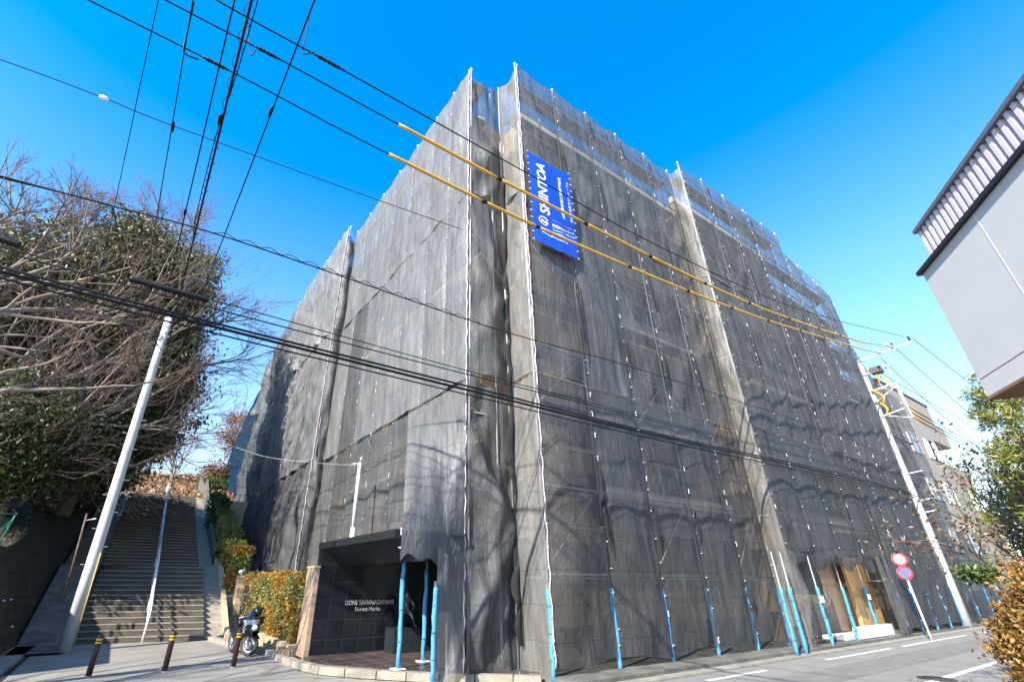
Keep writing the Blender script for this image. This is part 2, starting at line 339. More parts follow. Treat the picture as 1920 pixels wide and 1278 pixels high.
# low kerb wall right of path
g = MB(); ys = [18.75, 19, 21, 23.3, 24.3, 28, 32, 35.5]
for a, b in zip(ys, ys[1:]):
    za, zb = stair_z(a), stair_z(b)
    g.poly([(3.28, a, za-.1), (3.28, a, za+.22), (3.28, b, zb+.22), (3.28, b, zb-.1)]); g.poly([(3.28, a, za+.22), (3.42, a, za+.22), (3.42, b, zb+.22), (3.28, b, zb+.22)])
    g.poly([(3.42, a, za+.22), (3.42, a, za-.3), (3.42, b, zb-.3), (3.42, b, zb+.22)])
g.poly([(3.28, 18.75, -.1), (3.42, 18.75, -.1), (3.42, 18.75, .22), (3.28, 18.75, .22)])
tag(g.build('garden_wall', M_tanp), 'low tan wall edging the ramp beside the long stairs', 'wall')
def hill_z(x, y):
    if x < -1.7:
        base = 2.35+max(0, y-19)*.25+max(0, -2.7-x)*.10
    else: base = 0
    top = 6.3+(y-35.4)*.22 if y > 35.4 else -1
    z = max(base, top) if y > 35.4 else base
    return min(z, 12.2+.3*math.sin(x*.3))+.22*noise.noise(Vector((x*.35, y*.35, 3)))
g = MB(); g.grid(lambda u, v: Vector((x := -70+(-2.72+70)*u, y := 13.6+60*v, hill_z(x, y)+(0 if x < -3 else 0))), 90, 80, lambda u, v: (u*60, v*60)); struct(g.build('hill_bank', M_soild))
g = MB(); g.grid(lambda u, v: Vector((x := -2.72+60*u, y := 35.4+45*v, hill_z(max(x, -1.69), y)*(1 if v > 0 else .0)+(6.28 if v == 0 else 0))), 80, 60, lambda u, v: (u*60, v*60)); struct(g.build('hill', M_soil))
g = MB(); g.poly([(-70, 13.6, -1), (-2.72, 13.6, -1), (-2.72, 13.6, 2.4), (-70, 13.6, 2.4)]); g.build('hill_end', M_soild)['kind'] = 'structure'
# retaining wall (battered) left of the stairs
g = MB()
def rw(a, b, z0a, z0b):
    ba, bb = max(-.05, stair_z(a)-.3), max(-.05, stair_z(b)-.3)
    g.poly([(-1.75, a, ba), (-1.75, b, bb), (-2.72, b, z0b), (-2.72, a, z0a)]); g.poly([(-2.72, a, z0a), (-2.72, b, z0b), (-3.0, b, z0b), (-3.0, a, z0a)])
for i in range(22): rw(13.6+i*1, 14.6+i, 2.42+max(0, 13.6+i-19)*.25, 2.42+max(0, 14.6+i-19)*.25)
g.poly([(-1.75, 13.6, -.05), (-2.72, 13.6, 2.42), (-3.0, 13.6, 2.42), (-3.0, 13.6, -.05)])
M_rw = brick_mat('mossy_block', (.05, .048, .035), (.035, .036, .025), (.02, .02, .018), .45, .3, .02, .9)
rwo = empty('retaining_wall', (-2.2, 19, 0), 'dark mossy block retaining wall left of the stairs', 'wall'); g.build('wall_face', M_rw, rwo)
g = MB(); rnd = random.Random(3)
for i in range(9):
    for j in range(3):
        y = 14.2+i*1.1+rnd.uniform(-.1, .1); z = .55+j*.62; x = -1.75-.97*z/2.42+.02
        rnd.random() < .5 and g.tube([(x-.02, y, z), (x+.03, y, z-.01)], .020, 8)
g.build('weep_pipe', M_white, rwo)
# ================================================================== building under the nets
ab = empty('apartment_building', (12, 14, 0), 'large tan tiled apartment block hidden behind grey scaffold netting', 'building')
TOP = 17.05
g = MB(); g.box(8.05, 16.6, 8.75, 30, .1, TOP); g.box(16.6, 24.4, 8.2, 30, .1, TOP); g.box(24.4, 29.2, 8.2, 30, .1, 14.6); g.box(29.2, 33.6, 8.2, 30, .1, 10.2)
g.box(6.9, 8.05, 12.95, 30, .1, TOP); g.box(6.9, 8.05, 9.75, 12.95, 2.75, TOP); g.box(6.35, 8.0, 20.2, 36, 1.0, 16.6); g.box(8.05, 20, 30, 36, .1, 15); g.box(6.6, 18, 36, 52, 4, 11)
g.build('wall', M_tan, ab)
g = MB()
for (x0, x1, y, t) in ((8.0, 16.6, 8.72, TOP), (16.55, 24.45, 8.17, TOP)): g.box(x0, x1, y, y+.25, t+.002, t+.32)
g.box(6.87, 7.1, 9.72, 30, TOP+.002, TOP+.3); g.build('parapet', mat('coping', (.62, .58, .50), .8, .1, 3), ab)
M_balc = mat('balcony_panel', (.56, .50, .42), .7, .1, 3)
for fl in range(6):
    z = 2.85+fl*2.85
    if z > 15: break
    g = MB(); g.box(9.8, 15.6, 8.33, 8.74, z-.12, z+.02); g.box(9.8, 15.6, 8.33, 8.40, z+.022, z+.95); g.build('balcony', M_balc, ab)
    for x in (10.4, 12.7):
        w_ = MB().box(x, x+1.6, 8.70, 8.745, z+.05, z+2.0).build('window', M_glass, ab)
        MB().box(x-.07, x, 8.68, 8.742, z+.05, z+2.06).box(x+1.6, x+1.67, 8.68, 8.742, z+.05, z+2.06).box(x+.77, x+.83, 8.67, 8.698, z+.05, z+2).build('frame', M_steel, w_)
    if z < 14:
        g = MB(); g.box(18.3, 23.4, 7.82, 8.19, z-.12, z+.02); g.box(18.3, 23.4, 7.82, 7.88, z+.022, z+.95); g.build('balcony', M_balc, ab)
        for x in (18.8, 21.1): MB().box(x, x+1.6, 8.15, 8.195, z+.05, z+2.0).build('window', M_glass, ab)
    for y in (10.8, 14.2, 17.2):
        if y < 12 and z < 3: continue
        MB().box(6.85, 6.895, y, y+1.5, z+.5, z+1.9).build('window', M_glass, ab)
    for y in (22.5, 26.5, 30.5):
        if z > 3: MB().box(6.30, 6.345, y, y+1.7, z+.4, z+1.9).build('window', M_glass, ab)
# recessed service doorway on the right face
g = MB(); g.box(18.35, 21.9, 8.10, 8.195, .1, 2.5); g.build('door_surround', M_tanp, ab)
M_door = mat('door_paint', (.50, .34, .20), .6, .06, 4)
for x0, x1 in ((18.55, 19.55), (19.58, 20.6)):
    d_ = MB().box(x0, x1, 8.05, 8.095, .22, 2.35).build('door', M_door, ab)
    MB().box(x0+.85 if x0 < 19 else x0+.08, x0+.93 if x0 < 19 else x0+.16, 7.99, 8.048, 1.15, 1.35).build('handle', M_steel, d_)
g = MB(); g.box(20.64, 22.4, 7.62, 7.75, .1, 2.6); g.build('brick_screen', brick_mat('orange_tile', (.62, .36, .14), (.55, .31, .12), (.45, .33, .2), .2, .07, .008), ab)
g = MB(); g.box(18.4, 20.62, 7.35, 8.02, .1, .2); tag(g.build('door_step', mat('pale_step', (.55, .56, .58), .8, .1, 3)), 'pale concrete doorstep under the orange service door', 'step')
g = MB(); g.box(18.9, 21.6, 7.18, 7.32, .12, .42); tag(g.build('white_board', M_white), 'long low white board lying at the foot of the service door', 'board')
# ================================================================== scaffolding with nets
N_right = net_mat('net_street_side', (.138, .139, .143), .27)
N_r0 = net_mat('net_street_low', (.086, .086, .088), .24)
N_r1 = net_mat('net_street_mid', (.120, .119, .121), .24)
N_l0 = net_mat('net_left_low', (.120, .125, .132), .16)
N_mid = net_mat('net_drape', (.16, .16, .16), .16)
RN = [N_r0, N_r1, N_right]  # light falloff down the street face painted in: each lower row darker
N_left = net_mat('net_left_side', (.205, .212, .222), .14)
N_dark = net_mat('net_dark', (.085, .09, .095), .20)  # darker net colour for returns, hangings and a few left-face bays
N_strip = net_mat('net_return', (.24, .235, .225), .40)
N_shade_navy = mat('net_shade_navy', (.006, .024, .048), .95, .35, 5, .4, 6, spec=.05)  # tree shade on the far net painted in as a navy colour
M_tie = mat('white_tie', (.62, .61, .64), .6, .05, 8)
M_cord = mat('mauve_cord', (.62, .48, .56), .7, .2, 20)
M_pipe = mat('scaffold_pipe', (.36, .37, .39), .45, .2, 6, metal=.3)
M_plank = mat('scaffold_plank', (.30, .30, .30), .6, .25, 5)
def net(parent, p0, u, wd, zb, zt, out, m, seed, bulge=.12, wr=.03, sag=.12, nu=22, folds=1.0, bot=.05, hem=0):
    p0 = Vector(p0); u = Vector(u); out = Vector(out); rr = random.Random(seed)
    zb = zb if callable(zb) else (lambda s, v=zb: v); zt = zt if callable(zt) else (lambda s, v=zt: v)
    H = zt(.5)-zb(.5); nv = max(8, int(H/.13)); o3 = Vector((rr.uniform(0, 90), rr.uniform(0, 90), rr.uniform(0, 90)))
    fr = rr.uniform(9, 15); ph = rr.uniform(0, 6); lean = rr.uniform(-.35, .35); bsg = rr.uniform(.55, 1.2)
    pk = rr.choice((0, 1)); ks = [rr.uniform(0, 1) for _ in range(4)]
    def fn(s, t):
        z0, z1 = zb(s)+bot*noise.noise(Vector((s*3, seed, 1))), zt(s)-sag*math.sin(PI*s)**.7*(1+.4*math.sin(5*s+seed))
        z = z0+(z1-z0)*t
        sh = math.sin(PI*s)**.8
        d = bulge*bsg*sh*(.35+.65*math.sin(PI*min(1, t*1.05)))*(1+.5*noise.noise(Vector((t*H*.35, seed*1.3, 0))))
        d += .75*bulge*sh*noise.noise(Vector((s*1.3, z*.55, 0))+o3)
        e = min(s, 1-s)
        d += wr*folds*math.exp(-e*5)*math.sin(fr*2*z*.25+ph+s*30*lean)*1.0*sh
        d += wr*1.3*noise.noise(Vector((s*wd*2.3+lean*z, z*.8, 7))+o3)*sh
        d += wr*.7*noise.noise(Vector((s*wd*9, z*.5+s*2, 17))+o3)
        # creases running down from the ties
        for k_ in ks:
            c = z0+(z1-z0)*k_; a = (z-c)+(s-(.0 if k_ > .5 else 1.0))*wd*(1.5 if k_ > .5 else -1.5)
            d += wr*1.2*math.exp(-(a*2.2)**2)*sh
        q = p0+u*(wd*s+.015*noise.noise(Vector((z*1.5, s, seed)))); return Vector((q.x, q.y, z))+out*d
    g = MB(); g.grid(fn, nu, nv, lambda s, t: (s*wd, zb(s)+(zt(s)-zb(s))*t)); return g.build('net_sheet', m, parent)
def ties(parent, x, y, z0, z1, out, seed, cord=False, step=.45):
    rr = random.Random(seed); g = MB(); z = z0+.2; o = Vector(out)
    side = Vector((-o.y, o.x, 0))
    while z < z1:
        c = Vector((x, y, z))+o*.035; L = rr.uniform(.008, .026)
        g.obox(c+side*rr.uniform(-.02, .02), side, o, (rr.uniform(-.5, .5), 0, 1), L, .010, .009)
        if rr.random() < .3: g.obox(c-Vector((0, 0, .06)), side, o, (0, .1, 1), .006, .006, .05)
        z += step*rr.uniform(.6, 1.5)
    g.build('tie', M_tie, parent)['kind'] = 'stuff'
    if cord:
        g = MB(); n = int((z1-z0)/.12); g.tube([Vector((x, y, z0+(z1-z0)*i/n))+o*(.03+.012*math.sin(i*1.7))+side*.015*math.sin(i*1.1) for i in range(n+1)], .013, 4); g.build('cord', M_cord, parent)
def upright(parent, x, y, z0, z1, r=.024, name='upright', m=None):
    return MB().tube([(x, y, z0), (x, y, z1)], r, 8).build(name, m or M_pipe, parent)
def sleeve(up, x, y, z0, z1, seed=0, r=.046):
    rr = random.Random(seed); n = 9
    g = MB(); g.tube([(x+rr.uniform(-.012, .012), y+rr.uniform(-.012, .012), z0+(z1-z0)*i/n) for i in range(n+1)], [r*rr.uniform(.82, 1.08) for i in range(n+1)], 10)
    o = g.build('foam_sleeve', M_blue, up)
    for f in (.22, .5, .8):
        z = z0+(z1-z0)*f; MB().tube([(x, y, z-.010), (x, y, z+.010)], r*1.06, 10).build('tape', M_tape, o)
    return o
M_tape = mat('grey_tape', (.05, .12, .2), .6, .2, 8)
def levels(zt, z0=1.75): 
    out = []; z = z0
    while z < zt: out.append(z); z += 1.72
    return out
def face(name, label, plane, axis, edges, zb, zt, out, rows, m, seed, bulge=.12, sleeves=True, darkrule=None, cordat=(), inner=.85, ledger=True, braces=True, wr=.034, zbl=None, cat='scaffolding', sag=.12, topsag=.1, minz=0):
    """one scaffolded face: axis 'x' means it runs along +X on y=plane, 'y' along +Y on x=plane"""
    o = Vector(out); P = (lambda s, z, off=0: Vector((s, plane, z))-o*off) if axis == 'x' else (lambda s, z, off=0: Vector((plane, s, z))-o*off)
    u = Vector((1, 0, 0)) if axis == 'x' else Vector((0, 1, 0))
    par = empty(name, P(edges[0], 0), label, cat, None)
    Z0 = zb if callable(zb) else (lambda s: zb); Z1 = zt if callable(zt) else (lambda s: zt)
    for i, s in enumerate(edges):
        q = P(s, 0, .06); top = Z1(s)+.1
        zl = .0 if zbl is None else zbl
        up = upright(par, q.x, q.y, zl+.01 if Z0(s) < 1 else Z0(s)-.3, top)
        qi = P(s, 0, inner); upright(par, qi.x, qi.y, zl+.01 if Z0(s) < 1 else Z0(s)-.2, top-.7)
        MB().sphere((q.x, q.y, top+.03), .05, .05, .05, 8, 6).build('upright_cap', M_white, par)
        if sleeves and Z0(s) < 1: 
            q2 = P(s, 0, .0); sleeve(up, q.x+o.x*.03, q.y+o.y*.03, zl+.02, zl+1.5, seed+i)
        qq = P(s, 0, 0); ties(par, qq.x, qq.y, Z0(s), Z1(s), out, seed*31+i, cord=i in cordat)
        if i < len(edges)-1:
            s2 = edges[i+1]; wd = s2-s
            rr = [r_ for r_ in rows if Z0((s+s2)/2)+.5 < r_ < min(Z1(s), Z1(s2))-.8]
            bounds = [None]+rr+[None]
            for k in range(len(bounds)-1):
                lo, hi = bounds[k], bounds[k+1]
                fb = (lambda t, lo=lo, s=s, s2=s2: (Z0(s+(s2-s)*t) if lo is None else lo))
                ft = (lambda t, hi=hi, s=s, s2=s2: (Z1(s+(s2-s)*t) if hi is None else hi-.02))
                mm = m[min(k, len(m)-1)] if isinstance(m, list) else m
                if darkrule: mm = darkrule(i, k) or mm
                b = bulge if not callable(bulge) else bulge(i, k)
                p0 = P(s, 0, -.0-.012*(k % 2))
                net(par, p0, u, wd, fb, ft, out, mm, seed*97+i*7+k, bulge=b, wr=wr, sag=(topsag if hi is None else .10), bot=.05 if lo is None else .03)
    if ledger:
        e0, e1 = edges[0], edges[-1]
        for z in levels(max(Z1(e0), Z1(e1), Z1((e0+e1)/2))-.2):
            # clip to part under the top line
            ss = [s for s in np.linspace(e0, e1, 25) if Z1(s) > z+.1 and Z0(s) < z-.1]
            if len(ss) < 2 or z < minz: continue
            a, b = min(ss), max(ss)
            MB().tube([P(a, z, .10), P(b, z, .10)], .022, 6).build('ledger', M_pipe, par)
            g = MB(); c0 = P(a, z-.05, .22); c1 = P(b, z-.05, .70); g.box(c0.x, c1.x, c0.y, c1.y, z-.08, z-.05); g.build('plank', M_plank, par)
            if z+.9 < max(Z1(e0), Z1(e1)): MB().tube([P(a, z+.9, .10), P(b, z+.9, .10)], .018, 6).build('guard_rail', M_pipe, par)
    if braces:
        for i in range(0, len(edges)-1, 1):
            s, s2 = edges[i], edges[i+1]
            for z in levels(min(Z1(s), Z1(s2))-2)[::2]:
                if z < Z0(s)+.3: continue
                a, b = (s, s2) if (i+int(z)) % 2 else (s2, s)
                MB().tube([P(a, z, .14), P(b, z+1.7, .14)], .014, 5).build('brace', M_steel, par)
    return par
R1, R2, L1, L2 = 7.6, 7.05, 5.68, 5.25
bx = 6.93
random.seed(11)
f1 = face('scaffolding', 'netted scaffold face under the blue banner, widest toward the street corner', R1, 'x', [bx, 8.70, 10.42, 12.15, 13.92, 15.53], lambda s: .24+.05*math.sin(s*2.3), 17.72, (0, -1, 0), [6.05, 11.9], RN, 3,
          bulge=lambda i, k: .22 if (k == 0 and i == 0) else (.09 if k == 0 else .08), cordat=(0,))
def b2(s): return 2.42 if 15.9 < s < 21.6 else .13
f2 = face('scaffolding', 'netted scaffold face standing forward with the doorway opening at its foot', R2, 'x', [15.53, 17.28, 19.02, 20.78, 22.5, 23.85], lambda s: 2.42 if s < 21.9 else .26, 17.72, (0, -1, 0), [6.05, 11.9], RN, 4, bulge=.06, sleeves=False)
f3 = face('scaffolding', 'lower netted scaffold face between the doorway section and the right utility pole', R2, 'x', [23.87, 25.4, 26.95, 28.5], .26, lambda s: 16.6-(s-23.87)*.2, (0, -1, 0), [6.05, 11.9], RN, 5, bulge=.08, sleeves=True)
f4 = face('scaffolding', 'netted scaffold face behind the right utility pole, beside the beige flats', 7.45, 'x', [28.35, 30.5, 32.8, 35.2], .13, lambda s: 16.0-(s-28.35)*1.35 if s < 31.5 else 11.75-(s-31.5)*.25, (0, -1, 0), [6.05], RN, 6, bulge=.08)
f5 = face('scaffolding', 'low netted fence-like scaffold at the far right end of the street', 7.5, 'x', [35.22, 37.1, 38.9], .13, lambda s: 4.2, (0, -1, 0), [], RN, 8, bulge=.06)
# left of the doorway the cloth reaches the ground in a narrow strip
net(f2, (15.53, R2, 0), (1, 0, 0), .42, .3, 2.5, (0, -1, 0), N_strip, 901, bulge=.05, nu=8)
net(f2, (16.2, 7.3, 0), (1, 0, 0), 1.9, .35, 1.25, (0, -1, 0), N_r0, 902, bulge=.12, nu=16, sag=.25)
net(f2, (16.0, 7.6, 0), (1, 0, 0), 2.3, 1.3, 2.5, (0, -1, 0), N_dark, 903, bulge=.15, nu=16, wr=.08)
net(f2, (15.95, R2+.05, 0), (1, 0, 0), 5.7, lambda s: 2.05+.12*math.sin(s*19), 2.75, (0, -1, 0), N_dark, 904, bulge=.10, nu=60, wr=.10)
net(f2, (21.55, 7.0, 0), (1, 0, 0), 1.0, .16, 2.7, (0, -1, 0), N_strip, 905, bulge=.08, nu=14)
for i, (px, py, tx, ty) in enumerate(((1565, 1217, 1525, 1070), (1612, 1207, 1572, 1100), (1652, 1196, 1612, 1090), (1497, 1231, 1458, 1090), (1514, 1228, 1478, 1110))):
    b = at(px, py, 2, 0); u_ = upright(f2, b.x, b.y, 0.01, 2.35, .018); sleeve(u_, b.x, b.y, .02, 1.5, 40+i, .048)
    if i in (0, 2): MB().obox((b.x-.03, b.y-.07, 1.2), (1, 0, 0), (0, 1, 0), (0, 0, 1), .10, .012, .08).build('paper_tag', M_white, u_)
    MB().box(b.x-.1, b.x+.1, b.y-.1, b.y+.1, .002, .014).build('base_plate', M_steel, u_)
for i, px in enumerate((1683, 1712, 1768)):
    b = at(px, 1192-(px-1683)*.12, 2, 0)
# return faces
def ret(name, label, p0, u, wd, z0, z1, out, m, seed, rows=(6.05, 11.9), **k):
    par = empty(name, p0, label, 'net'); b = [z0]+[r for r in rows if z0 < r < z1]+[z1]
    for i in range(len(b)-1): net(par, p0, u, wd, b[i], b[i+1]+(.12 if i < len(b)-2 else 0), out, m, seed+i, **k)
    return par
fA = ret('mesh_sheet', 'dark narrow netted return between the two tall scaffold corners', (L1, 8.63, 0), (1, 0, 0), bx-L1, .1, 17.5, (0, -1, 0), N_r1, 200, bulge=.12, nu=18, wr=.11, sag=.25)
fB = ret('mesh_sheet', 'bright narrow netted return left of the blue banner', (bx, R1, 0), (0, 1, 0), 8.63-R1, .1, 17.6, (-1, 0, 0), N_strip, 230, bulge=.05, nu=14, sag=.2)
fC = ret('mesh_sheet', 'bright narrow netted return where the far street face steps forward', (15.53, R2, 0), (0, 1, 0), R1-R2, .1, 17.6, (-1, 0, 0), N_strip, 260, bulge=.05, nu=10, wr=.05)
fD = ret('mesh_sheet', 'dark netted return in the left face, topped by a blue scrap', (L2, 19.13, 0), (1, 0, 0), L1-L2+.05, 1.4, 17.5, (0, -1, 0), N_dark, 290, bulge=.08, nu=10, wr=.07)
MB().grid(lambda s, t: Vector((L2+.45*s, 19.10-.05*math.sin(7*t+5*s), 17.0+.65*t-.15*s)), 6, 6).build('blue_scrap', mat('blue_tarp', (.05, .2, .55), .6, .2, 3), fD)
up = upright(fA, bx-.05, 8.57, .1, 17.6); 
for zz in range(6):
    pass
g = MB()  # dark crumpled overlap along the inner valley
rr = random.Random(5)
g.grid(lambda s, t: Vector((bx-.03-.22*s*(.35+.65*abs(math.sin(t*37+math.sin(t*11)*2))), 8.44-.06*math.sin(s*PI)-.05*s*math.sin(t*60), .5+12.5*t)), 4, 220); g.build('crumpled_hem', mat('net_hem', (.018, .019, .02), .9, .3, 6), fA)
M_slit = MATS['net_hem']
def dark_slit(par, x, y, z, h, w_, seed, ax='x'):  # black strips laid on the net, imitating dark slit openings between sheets
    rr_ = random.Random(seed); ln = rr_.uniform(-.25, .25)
    g = MB(); g.grid(lambda s, t: Vector((x+ln*(t-.5)*.5+(s-.5)*w_*math.sin(PI*t)**.8+.02*math.sin(t*9+seed), y-.10-.05*math.sin(PI*s)*math.sin(PI*t), z+h*(t-.5))) , 4, 24); g.build('dark_slit_strip', M_slit, par)
rf = random.Random(12)
for (x, z, h, w_) in ((8.62, 8.0, 2.8, .12), (8.62, 14.2, 1.8, .06), (10.36, 7.4, 1.6, .08), (12.1, 7.3, 1.6, .09), (13.86, 7.6, 1.9, .10), (15.0, 8.2, 1.6, .06), (8.64, 3.2, 2.2, .12), (10.4, 13.4, 2.2, .05), (12.2, 10.4, 2.0, .06), (13.8, 12.8, 1.7, .05), (12.1, 3.0, .7, .09), (10.38, 2.9, 1.2, .07), (13.9, 1.2, .5, .10), (10.4, 16.9, .9, .10), (12.15, 16.9, .8, .08), (13.92, 16.95, .7, .08), (11.3, 16.9, .5, .06)): dark_slit(f1, x, R1, z, h, w_, int(x*10+z))
for (x, z, h, w_) in ((17.2, 9.2, 1.4, .06), (19.0, 13.0, 1.7, .05), (20.7, 8.2, 1.4, .06), (22.45, 3.4, 2.4, .12), (17.28, 17.0, .6, .08), (20.8, 16.9, .6, .08)): dark_slit(f2, x, R2, z, h, w_, int(x*10+z))
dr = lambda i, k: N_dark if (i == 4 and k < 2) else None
def zL(s): return 2.62 if s > 9.55 and s < 12.7 else (.1 if s < 9.6 else 1.3)
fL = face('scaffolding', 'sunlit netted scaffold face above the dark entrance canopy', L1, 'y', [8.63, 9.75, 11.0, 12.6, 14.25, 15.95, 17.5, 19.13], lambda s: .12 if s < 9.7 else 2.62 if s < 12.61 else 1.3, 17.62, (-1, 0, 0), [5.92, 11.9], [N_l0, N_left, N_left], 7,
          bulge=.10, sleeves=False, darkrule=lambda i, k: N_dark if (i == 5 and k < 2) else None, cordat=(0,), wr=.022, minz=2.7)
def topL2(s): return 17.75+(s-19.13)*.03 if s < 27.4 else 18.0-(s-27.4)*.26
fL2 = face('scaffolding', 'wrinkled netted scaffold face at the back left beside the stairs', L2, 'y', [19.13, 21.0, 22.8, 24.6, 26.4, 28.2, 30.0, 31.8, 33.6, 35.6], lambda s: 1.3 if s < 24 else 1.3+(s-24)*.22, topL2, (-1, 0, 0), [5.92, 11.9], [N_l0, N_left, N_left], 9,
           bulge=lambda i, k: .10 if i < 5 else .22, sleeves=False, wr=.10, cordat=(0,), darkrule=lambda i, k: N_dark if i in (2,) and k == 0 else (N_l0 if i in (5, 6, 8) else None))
fL3 = empty('scaffolding', (5.6, 38, 4), 'netted scaffold at the far back left of the building, its shade painted in as dark navy', 'scaffolding')
for i in range(6): net(fL3, (5.28+.05*i, 35.5+2.4*i, 0), (.02, 1, 0), 2.45, 4.2+i*.3, lambda s, i=i: 14.6-.14*(i+s)**2, (-1, 0, 0), N_shade_navy, 500+i, bulge=.1)
ret('mesh_sheet', 'dark netted end return behind the stair-side scaffold', (L2+.02, 35.62, 0), (1, 0, 0), 1.2, 4.0, 15.6, (0, -1, 0), N_dark, 330, bulge=.05, nu=10)
net(fL2, (L2+.18, 30.5, 0), (0, 1, 0), 5.0, 4.0, lambda s: 16.6-1.3*s, (-1, 0, 0), N_dark, 340, bulge=.02, nu=20)
# extra cloth draped over the canopy's end
dro = empty('mesh_sheet', (4.04, 8.25, 1.9), 'pale net sheet bagging out over the end of the dark canopy', 'net')
def drape(u, v):
    b = Vector((4.03+1.6*u, 8.22+.4*u, 1.93+.10*math.sin(u*7)+.06*math.sin(u*17))); t_ = Vector((L1-.03, 11.62-3.0*u, 5.85)); k = max(0, (v-.2)/.8)**1.15
    p = b.lerp(t_, k); p.z = b.z+(t_.z-b.z)*v
    bag = .16*math.sin(PI*min(1, u*1.5))*math.exp(-((v-.10)*6)**2)+.05*noise.noise(Vector((u*6, v*4, 3)))*math.sin(PI*v)+.02*noise.noise(Vector((u*16, v*5, 3)))
    return p+Vector((-.6, -.8, 0))*bag
g = MB(); g.grid(drape, 30, 44, lambda u, v: (u*1.9, v*4)); g.build('net_sheet', N_mid, dro)
g = MB(); g.grid(lambda u, v: drape(u, 0).lerp(Vector((4.2+1.5*u, 8.6+.2*u, 2.25)), v), 30, 3, lambda u, v: (u*1.9, v*.3)); g.build('net_hem', N_dark, dro)
ties(dro, 4.06, 8.3, 1.95, 2.9, (-.6, -.8, 0), 77)
net(dro, (4.82, 8.28, 0), (.86, .35, 0), .98, .06, 2.2, (-.3, -1, 0), N_mid, 640, bulge=.05, wr=.06)
# entrance porch poles
for i, (b, h) in enumerate((((4.93, 9.85), 1.95), ((5.82, 10.45), 1.75), ((4.76, 8.22), 1.40))):
    par = empty('support_pole', (b[0], b[1], .11), ('blue padded steel pole at the canopy edge, the leftmost of the porch poles', 'blue padded steel pole deeper in the dark entrance porch', 'blue padded pole at the edge of the grey net beside the porch')[i], 'pole', 'padded poles at the entrance porch')
    upright(par, b[0], b[1], .115, 2.33 if i < 2 else 1.62); sleeve(par, b[0], b[1], .14, .12+h, 70+i, .050 if i < 2 else .044); MB().box(b[0]-.12, b[0]+.12, b[1]-.12, b[1]+.12, .113, .125).build('base_plate', M_white, par)
# ================================================================== banner
BAN = empty('banner', (6.97, 7.35, 9.9), 'blue company banner with white lettering tied to the scaffold corner', 'banner')
M_ban = mat('banner_blue', (.006, .055, .52), .45, .1, 2, spec=.5); M_bw = mat('banner_white', (.85, .86, .88), .5, .03, 3)
BX0, BX1, BZ0, BZ1 = 6.99, 8.72, 9.9, 13.28
def bd(s, t):
    d = .07*math.sin(PI*s)*(.4+.6*math.sin(PI*t))+.035*noise.noise(Vector((s*2.5, t*4, 5)))+.03*math.exp(-((t-.33-.16*(s-.5)**2)*16)**2)-.035*math.exp(-((t-.27-.2*(s-.5)**2)*14)**2)
    d += .02*noise.noise(Vector((s*9+t*6, t*7, 2)))*(1-t)
    return d
def bp_(s, t):
    z0 = BZ0+.06*s-.07*math.sin(PI*s); z1 = BZ1+.08*s-.10*math.sin(PI*s)
    return Vector((BX0+(BX1-BX0)*s, 7.40-bd(s, t), z0+(z1-z0)*t))
MB().grid(bp_, 40, 70).build('cloth', M_ban, BAN)
def text_mesh(body, size, shear=0, bold=0, spacing=1.0):
    cu_ = bpy.data.curves.new('txt', 'FONT'); cu_.body = body; cu_.size = size; cu_.shear = shear; cu_.offset = bold; cu_.space_character = spacing; cu_.resolution_u = 3
    o = bpy.data.objects.new('txt', cu_); C.objects.link(o); dg = bpy.context.evaluated_depsgraph_get(); dg.update()
    me = bpy.data.meshes.new_from_object(o.evaluated_get(dg)); V = [v.co.copy() for v in me.vertices]; F = [tuple(p.vertices) for p in me.polygons]
    bpy.data.objects.remove(o); return V, F
def ban_text(body, size, s0, t0, rot=False, fitlen=None, fith=None, shear=0, bold=0, off=.014):
    V, F = text_mesh(body, size, shear, bold)
    if not V: return
    xs = [v.x for v in V]; ys_ = [v.y for v in V]; x0, x1, y0, y1 = min(xs), max(xs), min(ys_), max(ys_)
    k = fitlen/(x1-x0); kh = (fith/(y1-y0)) if fith else k; W = BX1-BX0; Hh = BZ1-BZ0; g = MB()
    for f in F:
        P_ = []
        for i in f:
            a = (V[i].x-x0)*k; b = (V[i].y-y0)*kh
            s, t = (s0+(-b)/W, t0+a/Hh) if rot else (s0+a/W, t0+b/Hh)
            q = bp_(min(1, max(0, s)), min(1, max(0, t))); q.y -= off; P_.append(q)
        g.poly(P_, [(0, 0)]*len(P_))
    g.build('lettering', M_bw, BAN, smooth=False)
ban_text('SHINTOA', 1, .36, .325, rot=True, fitlen=2.05, fith=.36, bold=.02)
ban_text('大規模修繕工事専門会社', 1, .735, .37, rot=True, fitlen=1.72, fith=.13, bold=.01)
ban_text('安心と信頼のリニューアル', 1, .93, .37, rot=True, fitlen=1.66, fith=.12, bold=.01)
ban_text('マンション・ビルの改修', 1, .42, .295, fitlen=.85, fith=.045)
ban_text('株式会社シントーア', 1, .42, .235, fitlen=.92, fith=.12, bold=.02)
ban_text('東京都多摩支店 一級建築士事務所', 1, .42, .20, fitlen=.92, fith=.05)
ban_text('TEL 042-000-0000', 1, .42, .165, fitlen=.62, fith=.055) if False else ban_text('建設業許可', 1, .42, .165, fitlen=.45, fith=.055)
ban_text('www.shintoa.co.jp', 1, .17, .105, fitlen=1.0, fith=.085, bold=.015)
g = MB(); W_, H_ = BX1-BX0, BZ1-BZ0; cxs, czs = .235, .25
for i in range(26):
    a0, a1 = math.radians(20+i*12.5), math.radians(20+(i+1)*12.5); P_ = []
    for a, r in ((a0, .15), (a1, .15), (a1, .118), (a0, .118)):
        q = bp_(cxs+math.cos(a)*r*1.15/W_, czs+math.sin(a)*r/H_); q.y -= .014; P_.append(q)
    g.poly(P_, [(0, 0)]*4)
g.build('emblem', M_bw, BAN)
